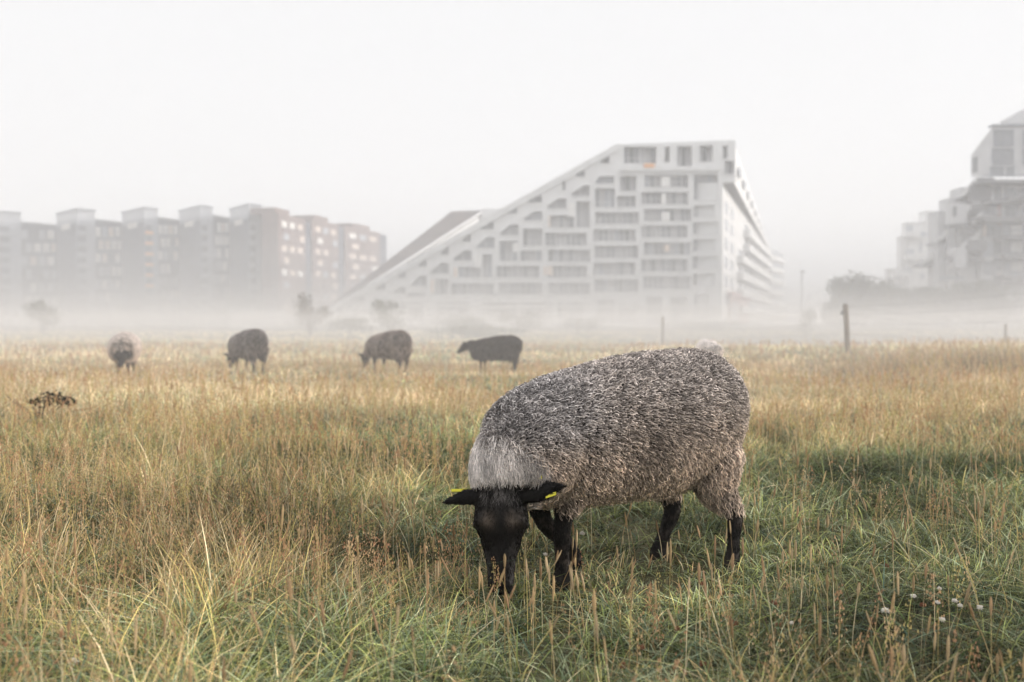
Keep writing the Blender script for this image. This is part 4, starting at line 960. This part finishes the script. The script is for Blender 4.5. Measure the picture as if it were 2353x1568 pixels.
# slanted balcony wedges on the left side
for (a, b, c, d, dy) in [(1232, 500, 1300, 430, 2.5), (1226, 590, 1320, 535, 2.0), (1140, 735, 1225, 680, 6), (1224, 770, 1320, 715, 2.2), (1085, 855, 1150, 810, 8), (1265, 650, 1310, 620, 1.0)]:
    pA = P(*zr(a, b), Yr); pB = P(*zr(c, d), Yr); pC = P(*zr(c, b), Yr)
    m = MB(); tri = [(pA.x, pA.z), (pB.x, pB.z), (pC.x, pC.z)]; m.prism([(t_[0], Yr+dy, t_[1]) for t_ in tri], [(t_[0], Yr+dy+5, t_[1]) for t_ in tri]); m.build('balcony_wedge', M['soffit'], RBd)
    m = MB(); up = 1.3; m.prism([(pA.x-.1, Yr+dy-.3, pA.z), (pB.x, Yr+dy-.3, pB.z), (pB.x, Yr+dy-.3, pB.z+up), (pA.x-.1, Yr+dy-.3, pA.z+up*.5)], [(pA.x-.1, Yr+dy-.1, pA.z), (pB.x, Yr+dy-.1, pB.z), (pB.x, Yr+dy-.1, pB.z+up), (pA.x-.1, Yr+dy-.1, pA.z+up*.5)]); m.build('parapet', M['slab'], RBd)
for r_ in [(1365, 455, 1425, 520), (1345, 545, 1400, 585), (1345, 650, 1400, 705), (1340, 740, 1400, 810), (1340, 840, 1400, 905), (1350, 940, 1400, 1005), (1345, 1030, 1390, 1085), (1455, 455, 1500, 505), (1455, 548, 1515, 600), (1445, 650, 1515, 700), (1450, 740, 1515, 800), (1450, 845, 1515, 915), (1425, 1030, 1455, 1085), (1545, 455, 1600, 505), (1545, 548, 1600, 600), (1545, 650, 1600, 700), (1545, 740, 1600, 800)]:
    rwin(*r_, y=Yr+2.2, n=2, mt=random.choice(['glass', 'glassdark', 'bluewin']))
pbox(1336, 650, 1352, 708, Yr+1.9, Yr+2.3, 'warmwin', 'warm_panel')  # narrow panel in the warm window colour
for i in range(6): pbox(1412, 540+i*92, 1432, 600+i*92, Yr+2.0, Yr+2.3, 'portal', 'brick_panel')

zq = lambda a, b: (1976.2+a*.3076, 206.8+b*.3076)
def qbox(a, b, c, d, y, dep, mt, nm):
    p0 = P(*zq(a, d), Yr+y); p1 = P(*zq(c, b), Yr+y); m = MB(); m.box(p0.x, p1.x, Yr+y, Yr+y+dep, p0.z, p1.z); return m.build(nm, M[mt], RBd)
qbox(822, 708, 975, 835, 1.6, .5, 'soffit', 'painted_recess'); qbox(985, 705, 1000, 830, 1.7, .3, 'slab', 'post'); qbox(1060, 705, 1072, 830, 1.7, .3, 'slab', 'post')  # recesses are flat darker panels, their shade put into the colour
qbox(830, 850, 950, 900, 1.5, .5, 'soffit', 'painted_recess'); qbox(812, 1120, 950, 1205, 1.5, .5, 'soffit', 'painted_recess'); qbox(640, 1240, 720, 1285, 1.4, .4, 'soffit', 'painted_recess')
qbox(760, 1045, 865, 1085, 1.4, .4, 'soffit', 'painted_recess'); qbox(830, 1250, 930, 1285, 1.5, .5, 'soffit', 'painted_recess'); qbox(600, 1390, 780, 1420, 1.4, .4, 'concrete', 'painted_recess')
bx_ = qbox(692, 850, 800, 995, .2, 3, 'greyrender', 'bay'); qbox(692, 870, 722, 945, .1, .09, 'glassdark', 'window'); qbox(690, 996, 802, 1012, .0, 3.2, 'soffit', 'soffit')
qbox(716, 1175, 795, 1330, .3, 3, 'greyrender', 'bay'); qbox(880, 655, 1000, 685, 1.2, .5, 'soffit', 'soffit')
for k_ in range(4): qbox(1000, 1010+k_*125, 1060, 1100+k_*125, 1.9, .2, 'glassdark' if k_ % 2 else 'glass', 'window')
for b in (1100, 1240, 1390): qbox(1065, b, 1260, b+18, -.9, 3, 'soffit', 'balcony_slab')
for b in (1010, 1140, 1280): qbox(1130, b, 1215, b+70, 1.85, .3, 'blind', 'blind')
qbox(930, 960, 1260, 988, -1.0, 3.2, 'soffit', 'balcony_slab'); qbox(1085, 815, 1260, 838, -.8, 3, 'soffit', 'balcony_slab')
# ------------------------------------------------------------------ air
def volume_box(name, x0, x1, y0, y1, z0, z1, dens, colr, label):
    m = bpy.data.materials.new(name+'_air'); m.use_nodes = True; t = m.node_tree
    t.nodes.remove(t.nodes['Principled BSDF']); v = t.nodes.new('ShaderNodeVolumePrincipled')
    v.inputs['Density'].default_value = dens; v.inputs['Color'].default_value = (*colr, 1); v.inputs['Anisotropy'].default_value = .0
    t.links.new(v.outputs[0], t.nodes['Material Output'].inputs['Volume'])
    q = MB(); q.box(x0, x1, y0, y1, z0, z1); o = q.build(name, m); tag(o, label, name, kind='stuff'); return o
volume_box('haze', -450, 450, -70, 450, -3.4, 48, .0016, (.94, .935, .94), 'pale morning haze over the whole meadow')
volume_box('mist', -446, 446, 45, 446, -3.0, 19, .0015, (.76, .76, .77), 'high part of the morning mist in front of the buildings')
volume_box('mist', -444, 444, 30, 444, -2.8, 8, .0020, (.6, .6, .605), 'low ground mist lying over the far meadow')
volume_box('mist', -90, 90, 6, 50, -2.6, 1.1, .014, (.93, .905, .885), 'thin veil of mist over the grass round the distant sheep')
volume_box('mist', -95, 95, 13, 78, -2.4, 1.6, .008, (.78, .76, .75), 'thicker veil of mist on the grass behind the distant sheep')
volume_box('mist', -130, 130, 24, 150, -2.2, 4.2, .004, (.64, .63, .63), 'dense mist lying on the grass at the far side of the field')
# ------------------------------------------------------------------ world and sun
SUN_EL, SUN_AZ = R(17), R(86)     # azimuth measured clockwise from +Y (camera forward)
w = bpy.data.worlds.new('World'); sc.world = w; w.use_nodes = True; nt = w.node_tree
bg = nt.nodes['Background']; sky = nt.nodes.new('ShaderNodeTexSky'); sky.sky_type = 'NISHITA'; sky.sun_disc = False
sky.sun_elevation = SUN_EL; sky.sun_rotation = SUN_AZ; sky.dust_density = 4; sky.air_density = 1.5
hs = nt.nodes.new('ShaderNodeHueSaturation'); hs.inputs['Saturation'].default_value = .12; hs.inputs['Value'].default_value = 1.0
mxw = nt.nodes.new('ShaderNodeMix'); mxw.data_type = 'RGBA'; mxw.inputs[0].default_value = .75
mxw.inputs[7].default_value = (8.8, 8.85, 8.98, 1)          # the even white veil of high fog
# overcast sky: dimmer towards the horizon, brightest overhead
tcw = nt.nodes.new('ShaderNodeTexCoord'); sp = nt.nodes.new('ShaderNodeSeparateXYZ'); nt.links.new(tcw.outputs['Generated'], sp.inputs[0])
mr = nt.nodes.new('ShaderNodeMapRange'); mr.inputs['From Min'].default_value = .32; mr.inputs['From Max'].default_value = 1; mr.inputs['To Min'].default_value = 7.9; mr.inputs['To Max'].default_value = 19.0
nt.links.new(sp.outputs['Z'], mr.inputs['Value'])
tint = nt.nodes.new('ShaderNodeMix'); tint.data_type = 'RGBA'; tint.blend_type = 'MULTIPLY'; tint.inputs[0].default_value = 1; tint.inputs[6].default_value = (.995, .998, 1.015, 1)
nt.links.new(mr.outputs['Result'], tint.inputs[7]); nt.links.new(tint.outputs[2], mxw.inputs[7]); mxw.inputs[0].default_value = .86
nt.links.new(sky.outputs[0], hs.inputs['Color']); nt.links.new(hs.outputs[0], mxw.inputs[6]); nt.links.new(mxw.outputs[2], bg.inputs['Color'])
bg.inputs['Strength'].default_value = .1
sl = bpy.data.lights.new('sun', 'SUN'); sl.energy = 3.0; sl.angle = R(16); sl.color = (1.0, .925, .85)
so_ = bpy.data.objects.new('sun', sl); col.objects.link(so_)
sd = Vector((sin(SUN_AZ)*cos(SUN_EL), cos(SUN_AZ)*cos(SUN_EL), sin(SUN_EL)))
so_.rotation_euler = sd.to_track_quat('Z', 'Y').to_euler(); so_.location = (30, -30, 40)
# ------------------------------------------------------------------ camera
cd = bpy.data.cameras.new('camera'); cam = bpy.data.objects.new('camera', cd); col.objects.link(cam); sc.camera = cam
cam.location = CAM; cam.rotation_euler = (R(90)-PIT, 0, 0)
cd.sensor_width = 36; cd.lens = 36*F_PX/2353; cd.clip_end = 3000; cd.clip_start = .05
cd.dof.use_dof = True; cd.dof.focus_distance = 3.0; cd.dof.aperture_fstop = 2.9
sc.view_settings.view_transform = 'Standard'; sc.view_settings.look = 'None'; sc.view_settings.exposure = .38; sc.view_settings.gamma = 1
sc.cycles.volume_bounces = 2; sc.cycles.max_bounces = 8; sc.cycles.diffuse_bounces = 3; sc.cycles.use_fast_gi = False
sc.cycles.adaptive_threshold = .02
